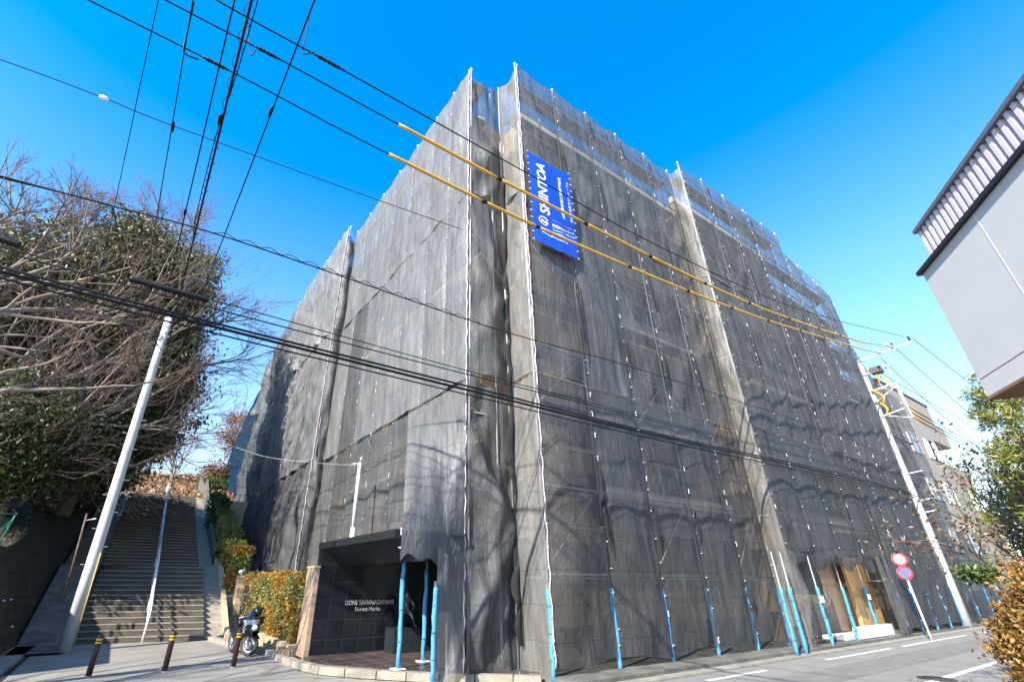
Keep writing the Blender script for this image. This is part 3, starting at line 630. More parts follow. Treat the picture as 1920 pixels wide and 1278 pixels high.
ban_text('Shin', 1, .17, .232, fitlen=.28, fith=.11, bold=.02, shear=.3)
g = MB()
for i in range(14):
    for s in (0, 1):
        q = bp_(s, i/13); g.obox((q.x, q.y-.01, q.z), (1, 0, 0), (0, 1, 0), (0, 0, 1), .03, .01, .012)
g.build('tie', M_tie, BAN)['kind'] = 'stuff'
# ================================================================== entrance canopy and sign wall
EP = empty('entrance_portal', (4.07, 12.56, .11), 'polished black granite entrance portal with silver lettering', 'entrance')
MB().box(4.05, 8.2, 12.58, 12.9, .115, 2.325).build('sign_wall', M_granite, EP)
g = MB(); g.box(4.03, 4.16, 8.5, 12.9, 2.33, 2.48); g.box(4.16, 5.6, 8.5, 12.9, 2.42, 2.475); g.build('fascia', M_granp, EP)
g = MB(); g.poly([(4.16, 8.5, 2.335), (4.16, 12.57, 2.335), (4.72, 12.57, 1.96), (4.72, 8.5, 1.96)]); g.poly([(4.72, 8.5, 1.96), (4.72, 12.57, 1.96), (4.80, 12.57, 1.96), (4.80, 8.5, 1.96)]); g.poly([(4.80, 8.5, 1.96), (4.80, 12.57, 1.96), (4.80, 12.57, 2.40), (4.80, 8.5, 2.40)]); g.build('soffit', M_granp, EP)
g = MB(); g.box(4.82, 8.1, 8.9, 12.57, 2.3, 2.41); g.build('ceiling', M_granp, EP)
g = MB(); g.box(8.0, 8.2, 8.8, 12.57, .115, 2.3); g.build('back_wall', M_granp, EP)
def wall_text(body, x0, z0, length, h, m, y=12.555, th=.012):
    V, F = text_mesh(body, 1, bold=.012); xs = [v.x for v in V]; ys_ = [v.y for v in V]; k = length/(max(xs)-min(xs)); kh = h/(max(ys_)-min(ys_)); g = MB()
    for f in F: g.poly([(x0+(V[i].x-min(xs))*k, y, z0+(V[i].y-min(ys_))*kh) for i in f]); 
    return g
wall_text('LIONS TAMANAGAYAMA', 4.76, 1.10, 1.30, .10, None).build('lettering', mat('steel_letters', (.75, .75, .75), .35, .05, 4, metal=.5), EP)
wall_text('Forest Marks', 5.03, .965, .66, .085, None).build('lettering', MATS['steel_letters'], EP)
g = MB(); g.box(5.78, 6.95, 11.85, 12.35, .115, .62); tag(g.build('plinth', M_granp), 'grey stone plinth in the dark porch under the bronze statue', 'plinth')
# bronze statue (skin-modifier figure)
def skin_fig(name, verts, edges, radii, m, levels_=2):
    me = bpy.data.meshes.new(name); me.from_pydata(verts, edges, []); o = bpy.data.objects.new(name, me); C.objects.link(o)
    md = o.modifiers.new('skin', 'SKIN'); md.use_smooth_shade = True
    lay = me.skin_vertices[0] if len(me.skin_vertices) else None
    if lay is None:
        import bmesh
        bm = bmesh.new(); bm.from_mesh(me); bm.verts.layers.skin.verify(); bm.to_mesh(me); bm.free(); lay = me.skin_vertices[0]
    for i, r in enumerate(radii): lay.data[i].radius = (r, r); lay.data[i].use_root = (i == 0)
    s2 = o.modifiers.new('sub', 'SUBSURF'); s2.levels = levels_; s2.render_levels = levels_
    dg = bpy.context.evaluated_depsgraph_get(); dg.update(); me2 = bpy.data.meshes.new_from_object(o.evaluated_get(dg)); bpy.data.objects.remove(o)
    me2.materials.clear(); me2.materials.append(m); me2.polygons.foreach_set('use_smooth', [True]*len(me2.polygons))
    o2 = bpy.data.objects.new(name, me2); C.objects.link(o2); return o2
sx, sy = 6.2, 12.1
sv = [(0, 0, .36), (0, .02, .50), (0, .02, .60), (0, 0, .68), (-.02, -.02, .76), (-.09, -.02, .32), (-.16, -.06, .18), (-.17, -.02, .03), (-.20, -.09, .02), (.08, -.02, .32), (.14, -.10, .20), (.22, -.04, .03), (.27, -.10, .02), (-.11, .0, .58), (-.17, -.05, .46), (-.10, -.12, .40), (.11, 0, .58), (.18, -.06, .46), (.12, -.12, .38)]
se = [(0, 1), (1, 2), (2, 3), (3, 4), (0, 5), (5, 6), (6, 7), (7, 8), (0, 9), (9, 10), (10, 11), (11, 12), (2, 13), (13, 14), (14, 15), (2, 16), (16, 17), (17, 18)]
sr = [.07, .065, .075, .035, .06, .055, .04, .028, .02, .055, .04, .028, .02, .04, .028, .018, .04, .028, .018]
st = skin_fig('statue', [(sx+a, sy+b, .62+c) for a, b, c in sv], se, sr, mat('bronze', (.16, .165, .165), .35, .3, 8, metal=.5)); tag(st, 'small bronze figure standing on the plinth in the dark porch', 'statue')
# white lamp pole behind the canopy
lp = empty('lamp_pole', (4.9, 13.0, 0), 'slim white steel pole rising behind the dark canopy', 'pole')
MB().tube([(4.93, 13.0, 0), (4.91, 13.0, 2.9)], .062, 10).build('lower_tube', M_white, lp); MB().tube([(4.91, 13.0, 2.9), (4.90, 13.0, 4.62)], .045, 10).build('upper_tube', M_white, lp)
MB().tube([(4.9, 13, 4.62), (4.6, 13.4, 4.60)], .018, 6).tube([(4.9, 13, 4.62), (4.92, 12.95, 4.8)], .02, 6).build('bracket', M_steel, lp)
# ================================================================== brick pillar, planters, hedges
M_brick = brick_mat('roman_brick', (.58, .38, .26), (.50, .31, .20), (.36, .30, .25), .42, .042, .007, .8)
bp1 = empty('brick_pillar', (4.0, 12.9, 0), 'tan brick pillar at the left edge of the black granite portal', 'pillar')
MB().box(3.93, 4.04, 12.60, 13.25, .0, 1.90).build('shaft', M_brick, bp1); MB().box(3.91, 4.06, 12.585, 13.27, 1.902, 1.95).build('cap', M_tanp, bp1)
pl1 = empty('planter', (3.85, 14.5, 0), 'low tan planter wall below the green and orange hedge', 'planter')
MB().box(3.74, 3.92, 13.2, 16.6, 0, .28).box(3.74, 4.6, 16.6, 16.8, 0, .28).build('wall', M_tanp, pl1); MB().box(3.92, 4.9, 13.27, 16.6, 0, .20).build('soil', M_soild, pl1)
MB().box(3.60, 3.74, 12.62, 13.6, 0, .22).build('tile_end', brick_mat('grooved_tile', (.34, .24, .17), (.28, .2, .14), (.1, .08, .06), .07, 3, .02, .8, off=0), pl1)
LG = [(.06, .09, .02), (.14, .17, .04), (.26, .28, .08), (.36, .36, .14)]; LO = [(.18, .09, .02), (.40, .20, .03), (.55, .30, .05), (.30, .25, .06)]
M_hedge = leaf_mat('hedge_leaves', LG, .3, LO, 1.6)
def box_leaves(x0, x1, y0, y1, z0f, z1f, n, seed, shell=.7):
    rg = np.random.RandomState(seed); p = []; nr = []
    x = rg.uniform(0, 1, n); y = rg.uniform(0, 1, n); z = rg.uniform(0, 1, n); sh = rg.uniform(0, 1, n) < shell; f = rg.randint(0, 3, n)
    x = np.where(sh & (f == 0), rg.uniform(0, .15, n), x); z = np.where(sh & (f == 1), rg.uniform(.85, 1, n), z); y = np.where(sh & (f == 2), rg.uniform(0, .06, n), y)
    Y = y0+(y1-y0)*y; X = x0+(x1-x0)*x+rg.normal(0, .04, n)+.07*np.sin(Y*3.1+z*5)+.05*np.sin(Y*7.3)
    Z0 = np.array([z0f(q) for q in Y]); Z1 = np.array([z1f(q) for q in Y])+.09*np.sin(Y*4.7+1)+.05*np.sin(Y*11)
    return np.stack([X, Y, Z0+(Z1-Z0)*z], 1)
def hedge(label, x0, x1, y0, y1, z0f, z1f, n, seed, size=.07, m=None):
    h = empty('hedge', ((x0+x1)/2, (y0+y1)/2, z0f(y0)), label, 'hedge')
    leaves('foliage', box_leaves(x0, x1, y0, y1, z0f, z1f, n, seed), np.array([-.5, -.25, .35]), size, m or M_hedge, h, seed, .6)
    g = MB(); rr = random.Random(seed)
    for i in range(int((y1-y0)/.35)):
        y = y0+.2+i*.35; xx = (x0+x1)/2
        g.tube([(xx, y, z0f(y)-.1), (xx+rr.uniform(-.1, .1), y+rr.uniform(-.1, .1), (z0f(y)+z1f(y))/2), (xx+rr.uniform(-.2, .1), y+rr.uniform(-.15, .15), z1f(y)-.12)], [.02, .014, .006], 5)
    g.build('stem', M_bark, h); return h
hedge('green and orange clipped hedge in front of the brick pillar, right of the motorcycle', 3.95, 4.6, 13.4, 15.05, lambda y: .25, lambda y: 1.72, 9000, 1)
hedge('green and orange clipped hedge directly behind the motorcycle', 3.95, 4.6, 15.15, 17.6, lambda y: .25, lambda y: 1.78, 9000, 2)
hedge('narrow green hedge left of the motorcycle hedge, ending at the tan pier', 3.95, 4.6, 17.7, 20.6, lambda y: .25, lambda y: 1.80, 7000, 3)
pier = MB(); pier.box(3.72, 3.94, 20.75, 21.35, 0, 1.72); pier.box(3.70, 3.96, 20.73, 21.37, 1.722, 1.80); tag(pier.build('gate_pier', M_tanp), 'plain tan rendered pier between the two hedges', 'pier')
pier = MB(); pier.box(3.9, 4.15, 27.0, 27.6, 2.0, 4.0); tag(pier.build('gate_pier', M_tanp), 'smaller tan pier higher up beside the stair hedge', 'pier')
MB().box(3.7, 3.9, 21.4, 25.5, 0, .45).build('wall', M_tanp, pl1)
hedge('tall orange hedge at the foot of the stair slope', 3.45, 4.1, 21.3, 24.6, lambda y: stair_z(y)*.8+.25, lambda y: stair_z(y)*.35+2.35, 12000, 4, .085)
hedge('green hedge climbing beside the stairs, above the orange one', 3.45, 4.2, 24.7, 28.6, lambda y: stair_z(y)-.1, lambda y: stair_z(y)+1.25, 9000, 5, .09, leaf_mat('hedge_green', LG, .3, [(.3, .16, .04), (.35, .33, .12), (.2, .22, .06)], 1.1))
hedge('dark green bush at the top end of the stair hedge', 3.25, 4.0, 28.7, 31.0, lambda y: stair_z(y)-.2, lambda y: stair_z(y)+1.5, 7000, 6, .1, leaf_mat('bush_green', [(.03, .05, .015), (.09, .13, .04), (.2, .24, .10)], .3))
tw = MB(); tw.box(3.35, 6.2, 31.2, 31.5, 2.8, 5.75); tag(tw.build('garden_wall', M_tanp), 'tall tan rendered wall across the top of the hedges', 'wall')
tw = MB(); tw.box(4.0, 6.0, 30.0, 30.25, 2.5, 4.55); tag(tw.build('garden_wall', M_tanp), 'stepped lower tan wall just in front of the tall one', 'wall')
# dark boundary wall up right side of the upper stairs
g = MB()
for a, b in ((24.6, 28), (28, 32), (32, 36), (36, 41)):
    za = stair_z(a)+(max(0, a-35.4)*.2); zb_ = stair_z(b)+(max(0, b-35.4)*.2); g.poly([(3.2, a, za), (3.2, a, za+.55), (3.2, b, zb_+.55+.6*(b > 33)), (3.2, b, zb_)]); g.poly([(3.2, a, za+.55), (3.32, a, za+.55), (3.32, b, zb_+.55+.6*(b > 33)), (3.2, b, zb_+.55+.6*(b > 33))])
tag(g.build('boundary_wall', M_concd), 'dark concrete wall along the right of the upper stairs', 'wall')
# security camera on pier
sc_ = empty('security_camera', (3.8, 21.0, 1.8), 'small white security camera on the tan pier', 'camera')
MB().tube([(3.82, 21.05, 1.80), (3.82, 21.05, 1.92)], .02, 8).build('bracket', M_white, sc_); MB().tube([(3.92, 21.15, 1.98), (3.72, 20.85, 1.92)], .06, 12).build('housing', M_white, sc_)
# aluminium step frame on tall tan wall
lf = empty('ladder', (5, 31, 5.8), 'aluminium ladder frame standing above the tan wall by the net', 'ladder')
q0 = at(440, 925, 1, 31.3); q1 = at(440, 880, 1, 31.3)
for dx in (-.02, .62): MB().tube([(q0.x+dx, 31.3, q0.z-.25), (q0.x+dx, 31.3, q1.z+.1)], .022, 6).build('rail', M_steel, lf)
for k in range(4): MB().tube([(q0.x-.02, 31.3, q0.z-.05+k*(q1.z-q0.z)/3), (q0.x+.62, 31.3, q0.z-.05+k*(q1.z-q0.z)/3)], .018, 6).build('rung', M_steel, lf)
# ================================================================== handrails on the stairs
def handrail(label, ya, yb, x, zoff, m):
    h = empty('handrail', (x, ya, stair_z(ya)), label, 'handrail', 'handrails along the stairs'); n = max(3, int((yb-ya)/1.3)); pts = []
    for i in range(n+1):
        y = ya+(yb-ya)*i/n; z = stair_z(y)+zoff; pts.append((x, y, z)); MB().tube([(x, y, stair_z(y)-.02), (x, y, z)], .028, 8).build('post', m, h)
    MB().tube(pts, .032, 8).build('top_rail', m, h); MB().tube([(a, b, c-.38) for a, b, c in pts], .024, 8).build('mid_rail', m, h)
handrail('white handrail on the sunlit lower flight of the stairs', 18.75, 23.6, 1.08, .82, M_white)
handrail('steel handrail in shade on the middle flight of the stairs', 24.4, 30.6, 1.12, .82, M_steel)
handrail('far steel handrail near the top of the stairs', 31.0, 36.2, 1.15, .82, M_steel)
# ================================================================== bollards
M_bol = mat('bollard_brown', (.055, .028, .022), .5, .25, 12); M_yel = mat('yellow_band', (.80, .50, .02), .5, .05, 5)
bl = [('dark brown bollard nearest the left pole, with two yellow bands', 165, 1268), ('middle brown bollard in front of the handrail, padlock at its base', 308, 1258), ('brown bollard with yellow bands beside the motorcycle', 437, 1250)]
def mk_bol():
    b = empty('bollard', (0, 0, 0), 'x', 'bollard', 'bollards across the foot of the stairs')
    MB().tube([(0, 0, 0), (0, 0, .60), (0, 0, .655), (0, 0, .69), (0, 0, .70)], [.052, .052, .047, .03, .004], 20).build('post', M_bol, b)
    for z in (.545, .60): MB().tube([(0, 0, z-.014), (0, 0, z+.014)], .0545, 20).build('reflective_band', M_yel, b)
    MB().tube([(0, 0, .0), (0, 0, .012)], .065, 20).build('base_ring', M_steel, b); return b
b0 = mk_bol()
for i, (lab, px, py) in enumerate(bl):
    q = at(px, py, 2, 0)
    if i == 0: b = b0
    else:
        b = b0.copy(); C.objects.link(b)
        for ch in list(b0.children): c_ = ch.copy(); C.objects.link(c_); c_.parent = b
    b.location = (q.x, q.y, .0); b['label'] = lab
    for ch in b.children: ch.matrix_parent_inverse = Matrix()
    if i == 1: MB().obox((q.x-.085, q.y-.02, .055), (1, 0, 0), (0, 1, 0), (0, 0, 1), .014, .02, .05).build('padlock', M_steel, b)
# ================================================================== motorcycle
def motorcycle():
    ctr = Vector((3.10, 14.25, 0)); mo = empty('motorcycle', ctr, 'black and silver motorcycle parked in front of the hedge', 'motorcycle')
    hd = Vector((.20, -.98, 0)).normalized(); sd = Vector((-hd.y, hd.x, 0)); UPV = Vector((-.07, -.03, 1)).normalized()
    def W(f, s, z): return ctr+hd*f+sd*s+UPV*z
    M_tyre = mat('tyre', (.05, .05, .052), .8, .2, 20); M_fair = mat('silver_fairing', (.55, .58, .66), .25, .05, 3, metal=.3); M_dk = mat('black_cover', (.012, .013, .018), .4, .3, 5, .3, 15); M_seat = mat('seat_vinyl', (.012, .014, .018), .45, .2, 8)
    def wheel(f, steer, r=.235):
        ax = (sd*math.cos(steer)+hd*math.sin(steer)).normalized(); fwv = ax.cross(UPV).normalized(); c = W(f, 0, r)
        g = MB(); g.grid(lambda u, v: c+(fwv*math.cos(2*PI*u)+UPV*math.sin(2*PI*u))*(r-.045+.045*math.cos(2*PI*v))+ax*.045*math.sin(2*PI*v), 36, 10); wh = g.build('wheel', M_tyre, mo)
        g = MB(); g.grid(lambda u, v: c+(fwv*math.cos(2*PI*u)+UPV*math.sin(2*PI*u))*(r-.085+.02*math.cos(2*PI*v))+ax*.03*math.sin(2*PI*v), 32, 6)
        for k in range(5):
            a = 2*PI*k/5; d = fwv*math.cos(a)+UPV*math.sin(a); g.tube([c+d*.03, c+d*(r-.08)], .016, 6)
        g.tube([c-ax*.05, c+ax*.05], .04, 12); g.build('rim', M_steel, wh)
        g = MB(); g.tube([c-ax*.058, c-ax*.052], .09, 20); g.build('brake_disc', M_steel, wh); return c, ax, fwv
    c1, ax1, f1_ = wheel(.0, -.62); c2, ax2, f2_ = wheel(-1.0, 0)
    g = MB()
    for s in (-1, 1): g.tube([c1+ax1*.07*s, c1+ax1*.07*s+UPV*.30-hd*.06, c1+ax1*.07*s+UPV*.55-hd*.14], [.024, .020, .018], 8)
    g.build('fork', mat('pink_chrome', (.62, .52, .62), .3, .1, 6, metal=.4), mo)
    g = MB(); g.grid(lambda u, v: c1+(f1_*math.cos(PI*(.15+.7*u))+UPV*math.sin(PI*(.15+.7*u)))*(.26)+ax1*.06*(v-.5)*2, 14, 4); g.build('front_mudguard', M_dk, mo)
    # body shell: sections along length
    secs = [(.22, .50, .06, .08), (.12, .56, .16, .14), (-.05, .60, .19, .19), (-.25, .50, .17, .22), (-.5, .46, .15, .22), (-.8, .50, .15, .20), (-1.1, .56, .11, .12), (-1.25, .60, .04, .04)]
    def shell(u, v):
        x = v*(len(secs)-1); i = min(int(x), len(secs)-2); t = x-i; a = [secs[i][k]*(1-t)+secs[i+1][k]*t for k in range(4)]; th = 2*PI*u
        return W(a[0], a[2]*math.copysign(abs(math.cos(th))**.7, math.cos(th)), a[1]+a[3]*math.copysign(abs(math.sin(th))**.8, math.sin(th)))
    MB().grid(shell, 24, 40).build('body', M_dk, mo)
    g = MB(); g.grid(lambda u, v: W(-.02+.25*math.sin(PI*u)*(.5+.5*v), (u-.5)*.42, .50+.26*v+.02*math.sin(PI*u)), 16, 10); g.build('front_fairing', M_fair, mo)
    hl = MB().sphere(W(.20, 0, .60), .075, .06, .06, 14, 8).build('headlight', mat('lamp_glass', (.6, .65, .75), .1, .05, 3, spec=.8), mo)
    for s in (-1, 1): MB().sphere(W(.10, .19*s, .58), .04, .03, .025, 10, 6).build('turn_signal', mat('amber', (.7, .25, .02), .3, .05, 4), mo)
    g = MB(); g.grid(lambda u, v: W(.02-.14*v+.08*math.sin(PI*u), (u-.5)*.32*(1-.4*v), .76+.20*v), 12, 8); g.build('windscreen', mat('smoked_screen', (.03, .035, .05), .15, .1, 3, spec=.7), mo)
    MB().tube([W(-.15, -.30, .80), W(-.10, -.15, .84), W(-.08, 0, .82), W(-.10, .15, .84), W(-.15, .30, .80)], .014, 8).build('handlebar', M_steel, mo)
    for s in (-1, 1):
        MB().tube([W(-.15, .30*s, .80), W(-.17, .38*s, .79)], .024, 8).build('grip', M_black, mo)
        mi = MB().tube([W(-.10, .18*s, .84), W(-.06, .24*s, .98)], .007, 6).build('mirror', M_black, mo); MB().sphere(W(-.06, .25*s, 1.0), .05, .02, .035, 12, 6).build('mirror_glass', M_glass, mi)
    g = MB(); g.grid(lambda u, v: W(-.35-.75*v, (u-.5)*.30, .70+.05*math.sin(PI*u)+.05*math.sin(2*PI*v)+.08*v), 10, 16); g.build('seat', M_seat, mo)
    g = MB(); g.sphere(W(-.05, -.28, .70), .07, .10, .10, 14, 10); g.build('hand_cover', M_dk, mo); g = MB(); g.sphere(W(-.12, .26, .72), .08, .12, .09, 14, 10); g.build('hand_cover', M_dk, mo)
    MB().tube([W(-.35, .14, .24), W(-.7, .2, .22), W(-1.15, .22, .30)], [.03, .045, .05], 12).build('exhaust', M_steel, mo)
    MB().box(0, 0, 0, 0, 0, 0) if False else None
    g = MB(); g.obox(W(-.45, 0, .30), hd, sd, UPV, .18, .13, .11); g.obox(W(-.45, 0, .42), hd, sd, UPV, .12, .10, .06); g.build('engine', mat('engine', (.10, .10, .11), .4, .3, 12, metal=.4), mo)
    g = MB(); g.obox(W(-1.22, 0, .44), hd, sd, UPV, .01, .09, .06); g.build('number_plate', M_white, mo)
    MB().tube([W(-.5, .1, .22), W(-.52, .28, .0)], .012, 6).build('kickstand', M_steel, mo)
    return W
W = motorcycle()
he = W(-.14, .16, .93)
hel = empty('helmet', he, 'shiny black helmet resting on top of the motorcycle', 'helmet')
MB().grid(lambda u, v: he+Vector((.115*math.cos(2*PI*u)*math.sin(PI*(.0+.80*v)), .135*math.sin(2*PI*u)*math.sin(PI*(.80*v)), .12*math.cos(PI*.80*v))), 24, 14).build('shell', mat('helmet_black', (.01, .011, .014), .12, .1, 4, spec=.8), hel)
MB().grid(lambda u, v: he+Vector((.119*math.cos(PI*(1.15+.7*u))*math.sin(PI*(.42+.22*v)), .140*math.sin(PI*(1.15+.7*u))*math.sin(PI*(.42+.22*v)), .122*math.cos(PI*(.42+.22*v)))), 14, 6).build('visor', M_glass, hel)
# ================================================================== utility poles
def band(g, x, y, z, r, h=.03): g.tube([(x, y, z-h/2), (x, y, z+h/2)], r, 14)
q = at(122, 1222, 2, 0); tp = at(318, 592, 1, 17.4)
lpx, lpy = q.x-.02, 17.55
upl = empty('utility_pole', (lpx, lpy, 0), 'grey concrete utility pole left of the stairs, leaning slightly', 'pole')
tz = tp.z-.05; topv = Vector((tp.x, 17.5, tz)); botv = Vector((lpx, lpy, 0))
def P1(z): return botv.lerp(topv, z/tz)
MB().tube([P1(z_) for z_ in (0, 2, 4, 6, 8, tz)], [.152, .145, .136, .127, .118, .108], 20).build('shaft', M_poleconc, upl)
MB().tube([P1(.1)+Vector((.15, -.12, 0)), P1(2.3)+Vector((.13, -.12, 0))], .015, 6).build('earth_cover', mat('yellow_strip', (.5, .38, .12), .6, .1, 5), upl)
for i in range(14):
    z_ = 2.0+i*.45; p = P1(z_); sgn = 1 if i % 2 else -1; MB().tube([p, p+Vector((.24*sgn, -.12, 0))], .009, 5).build('step_bolt', M_steel, upl)
g = MB()
for z_ in (3.0, 5.6, 6.9, 8.3, 9.3): g.tube([P1(z_-.02), P1(z_+.02)], .149-.0038*z_, 16)
g.build('clamp', M_steel, upl)
# right pole
RX, RY = 29.0, 7.12
upr = empty('utility_pole', (RX, RY, 0), 'pale concrete utility pole with crossarms in front of the right netting', 'pole')
MB().tube([(RX, RY, z_) for z_ in (0, 3, 6, 9, 11.75)], [.20, .18, .155, .135, .12], 20).build('shaft', M_poleconc, upr)
for i in range(30): z_ = 1.8+i*.33; s = 1 if i % 2 else -1; MB().tube([(RX, RY, z_), (RX+.26*s, RY-.10, z_)], .011, 5).build('step_bolt', M_steel, upr)
for z_, y0, y1, r in ((12.0, 7.3, 4.75, .036), (11.2, 7.35, 5.9, .034), (10.3, 7.3, 5.9, .032), (9.0, 7.25, 6.1, .03)): MB().tube([(RX-.14, y0, z_-.2), (RX-.14, y1, z_)], r, 6).build('crossarm', M_white, upr)
for z_ in (4.4, 4.9, 6.1): MB().tube([(RX, RY, z_), (RX+.35, RY-.6, z_+.12)], .02, 6).build('bracket_arm', M_white, upr)
for z_ in np.arange(1.2, 11.5, .62): g = MB(); band(g, RX, RY, z_, .205-.0070*z_, .04); g.build('clamp', M_steel, upr)
M_ins = mat('insulator', (.75, .70, .70), .25, .05, 3)
for (yy, zz) in ((4.85, 12.05), (5.55, 11.98), (6.2, 11.85)):
    g = MB()
    for k in range(4): g.tube([(RX-.14, yy, zz+.03+k*.06), (RX-.14, yy, zz+.06+k*.06)], [.06, .035], 10)
    g.build('insulator', M_black if yy < 6 else M_ins, upr)
for (yy, zz) in ((6.05, 11.85), (5.55, 12.0)): MB().tube([(RX-1.1, yy, zz-.12), (RX-.2, yy, zz)], .075, 10).build('insulator_cover', M_ins, upr)
# drop-out switches, yellow protective covers
for k, (yy, zz) in enumerate(((6.6, 10.95), (6.35, 10.6), (6.75, 9.9), (6.8, 9.35))):
    MB().tube(spline([(RX-.25, yy+.25, zz+.25), (RX-.05, yy+.08, zz+.1), (RX-.15, yy-.08, zz-.2), (RX-.05, yy+.05, zz-.45)], 5), .045, 7).build('yellow_cable_cover', M_yellow, upr)
MB().box(RX-.35, RX+.1, 6.3, 6.75, 10.95, 11.25).build('switch_box', mat('dark_box', (.08, .08, .09), .5, .1, 5), upr)
MB().tube([(RX-.1, 6.2, 11.3), (RX+.1, 6.05, 10.7), (RX-.1, 6.1, 10.4)], .05, 7).build('surge_arrester', mat('grey_blue', (.25, .4, .55), .5, .1, 5), upr)
# transformer frame (white) out over the street
g = MB(); a, b, c, d = (RX, 7.0, 10.2), (RX+.2, 6.1, 10.25), (RX+.3, 6.05, 8.6), (RX, 7.0, 8.9)
g.tube([a, b], .035, 6).tube([b, c], .055, 6).tube([c, d], .03, 6).tube([b, (RX, 7.05, 9.6)], .025, 6); g.build('transformer_frame', M_white, upr)
# ================================================================== cables
def cable(label, pts, r, n=10, m=None, group='overhead cables', name='cable', par=None, sides=6):
    g = MB(); g.tube(spline(pts, n), r, sides); o = g.build(name, m or M_cable); return tag(o, label, 'cable', group)
def atb(px, py, y): return at(px, py, 1, y)
# high-voltage lines (three) across the upper frame
hvA = [atb(px, py, yy) for px, py, yy in ((-400, -275, 6.35), (165, 0, 6.25), (450, 143, 6.2), (725, 287, 6.1), (1075, 455, 6.0), (1400, 587, 5.95), (1610, 652, 6.05))]+[(RX-.2, 6.05, 11.85)]
hvB = [atb(px, py, yy) for px, py, yy in ((-300, -330, 5.9), (310, 0, 5.8), (540, 120, 5.75), (750, 235, 5.7), (1065, 402, 5.65), (1400, 566, 5.6), (1600, 636, 5.55))]+[(RX-.2, 5.55, 12.0)]
hvC = [atb(px, py, yy) for px, py, yy in ((-200, -350, 5.4), (405, 0, 5.3), (640, 130, 5.25), (980, 320, 5.2), (1240, 464, 5.1), (1500, 580, 5.0))]+[(RX-.2, 4.85, 12.2)]
cable('black overhead line, lowest of the three crossing the sky, yellow covered in its right half', hvA, .013, 14)
cable('black overhead line, middle of the three crossing the sky, yellow covered in its right half', hvB, .013, 14)
cable('black overhead line, topmost of the three, without yellow covers', hvC, .013, 14)
def sub(pts, f0, f1, nn=30):
    s = spline(pts, 14); L_ = [0]
    for a, b in zip(s, s[1:]): L_.append(L_[-1]+(b-a).length)
    out = []
    for k in range(nn+1):
        t = (f0+(f1-f0)*k/nn)
        for i in range(len(L_)-1):
            if L_[i+1] >= t: out.append(s[i].lerp(s[i+1], (t-L_[i])/(L_[i+1]-L_[i]+1e-9))); break
    return out
def len_at_px(pts, px):
    s = spline(pts, 14); L_ = 0
    for a, b in zip(s, s[1:]):
        def X(p): d = np.array(p)-CO; return CX+CAM_F*(d@cr)/(d@fw)
        xa, xb = X(a), X(b)
        if (xa-px)*(xb-px) <= 0: return L_+(b-a).length*abs((px-xa)/(xb-xa+1e-9))
        L_ += (b-a).length
    return L_
for nm, hv, p0, p1, joints in (('lower', hvA, 727, 1628, (908, 1008, 1180, 1290, 1372, 1440, 1500, 1545)), ('upper', hvB, 745, 1632, (936, 1098, 1219, 1322, 1405, 1480, 1535, 1575))):
    l0, l1 = len_at_px(hv, p0), len_at_px(hv, p1)
    yc = empty('cable_cover', hv[3], 'yellow protective sleeve on the %s of the two covered lines' % nm, 'cable cover', 'yellow cable sleeves')
    prev = l0
    for j in list(joints)+[p1]:
        lj = len_at_px(hv, j) if j != p1 else l1
        MB().tube(sub(hv, prev+.03, lj-.03, 10), .033, 8).build('sleeve', M_yellow, yc)
        if j != p1: MB().tube(sub(hv, lj-.06, lj+.06, 3), .038, 8).build('joint', M_cable, yc)
        prev = lj
# splices
for lab, hv, p0, p1 in (('lower', hvA, 380, 428), ('middle', hvB, 478, 524), ('topmost', hvC, 588, 645)):
    l0, l1 = len_at_px(hv, p0), len_at_px(hv, p1); pts = sub(hv, l0, l1, 16)
    g = MB(); g.tube(pts, [.014+.022*abs(math.sin(i*1.35))*(1 if 2 < i < 15 else .3) for i in range(17)], 7); tag(g.build('cable_splice', M_cable), 'black taped splice on the %s overhead line' % lab, 'splice', 'splices on the overhead lines')
# steep lines running parallel to the stairs (direction +Y)
ZW = 9.0
def steep(px, py, z=ZW): return at(px, py, 2, z)
st_l = []
for lab, a, b, z, r in (('thin overhead line, leftmost of those running toward the stairs', (297, 0), (215, 385), 9.0, .008), ('overhead line with one black clamp, second from the left', (362, 0), (322, 240), 9.0, .010),
                        ('overhead line just left of the spiral-wrapped one', (440, 0), (345, 410), 9.0, .013), ('thick overhead cable inside the white-clipped spiral', (472, 0), (370, 420), 8.8, .020),
                        ('rightmost overhead line running toward the stairs', (590, 0), (398, 500), 9.2, .013)):
    A = steep(*a, z); B = steep(*b, z); d = (B-A)/(B.y-A.y); S = A-d*(A.y+8); E_ = A+d*(46-A.y)
    S.z = z+.25; E_.z = z+.9
    mid = [A+d*(yy-A.y) for yy in (A.y, (A.y+B.y)/2, B.y, B.y+8)]
    for k, mm in enumerate(mid): mm.z = z
    mid[-1].z = z+.05
    cable(lab, [S]+mid+[E_], r, 10, group='overhead lines toward the stairs'); st_l.append((A, B, d))
def clampat(i, px, py, z, ln=.26, r=.030, lab=''):
    p = steep(px, py, z); d = st_l[i][2].normalized(); g = MB(); g.tube([p-d*ln/2, p-d*ln*.3, p+d*ln*.3, p+d*ln/2], [.015, r, r, .015], 8); tag(g.build('cable_clamp', M_cable), lab, 'clamp', 'black clamps on the overhead lines')
clampat(1, 324, 238, 9.0, lab='black clamp on the second line from the left'); clampat(2, 347, 398, 9.0, lab='black clamp low on the line left of the spiral'); clampat(4, 508, 210, 9.2, lab='black clamp on the rightmost steep line'); clampat(3, 412, 225, 8.8, lab='black joint on the spiral-wrapped cable')
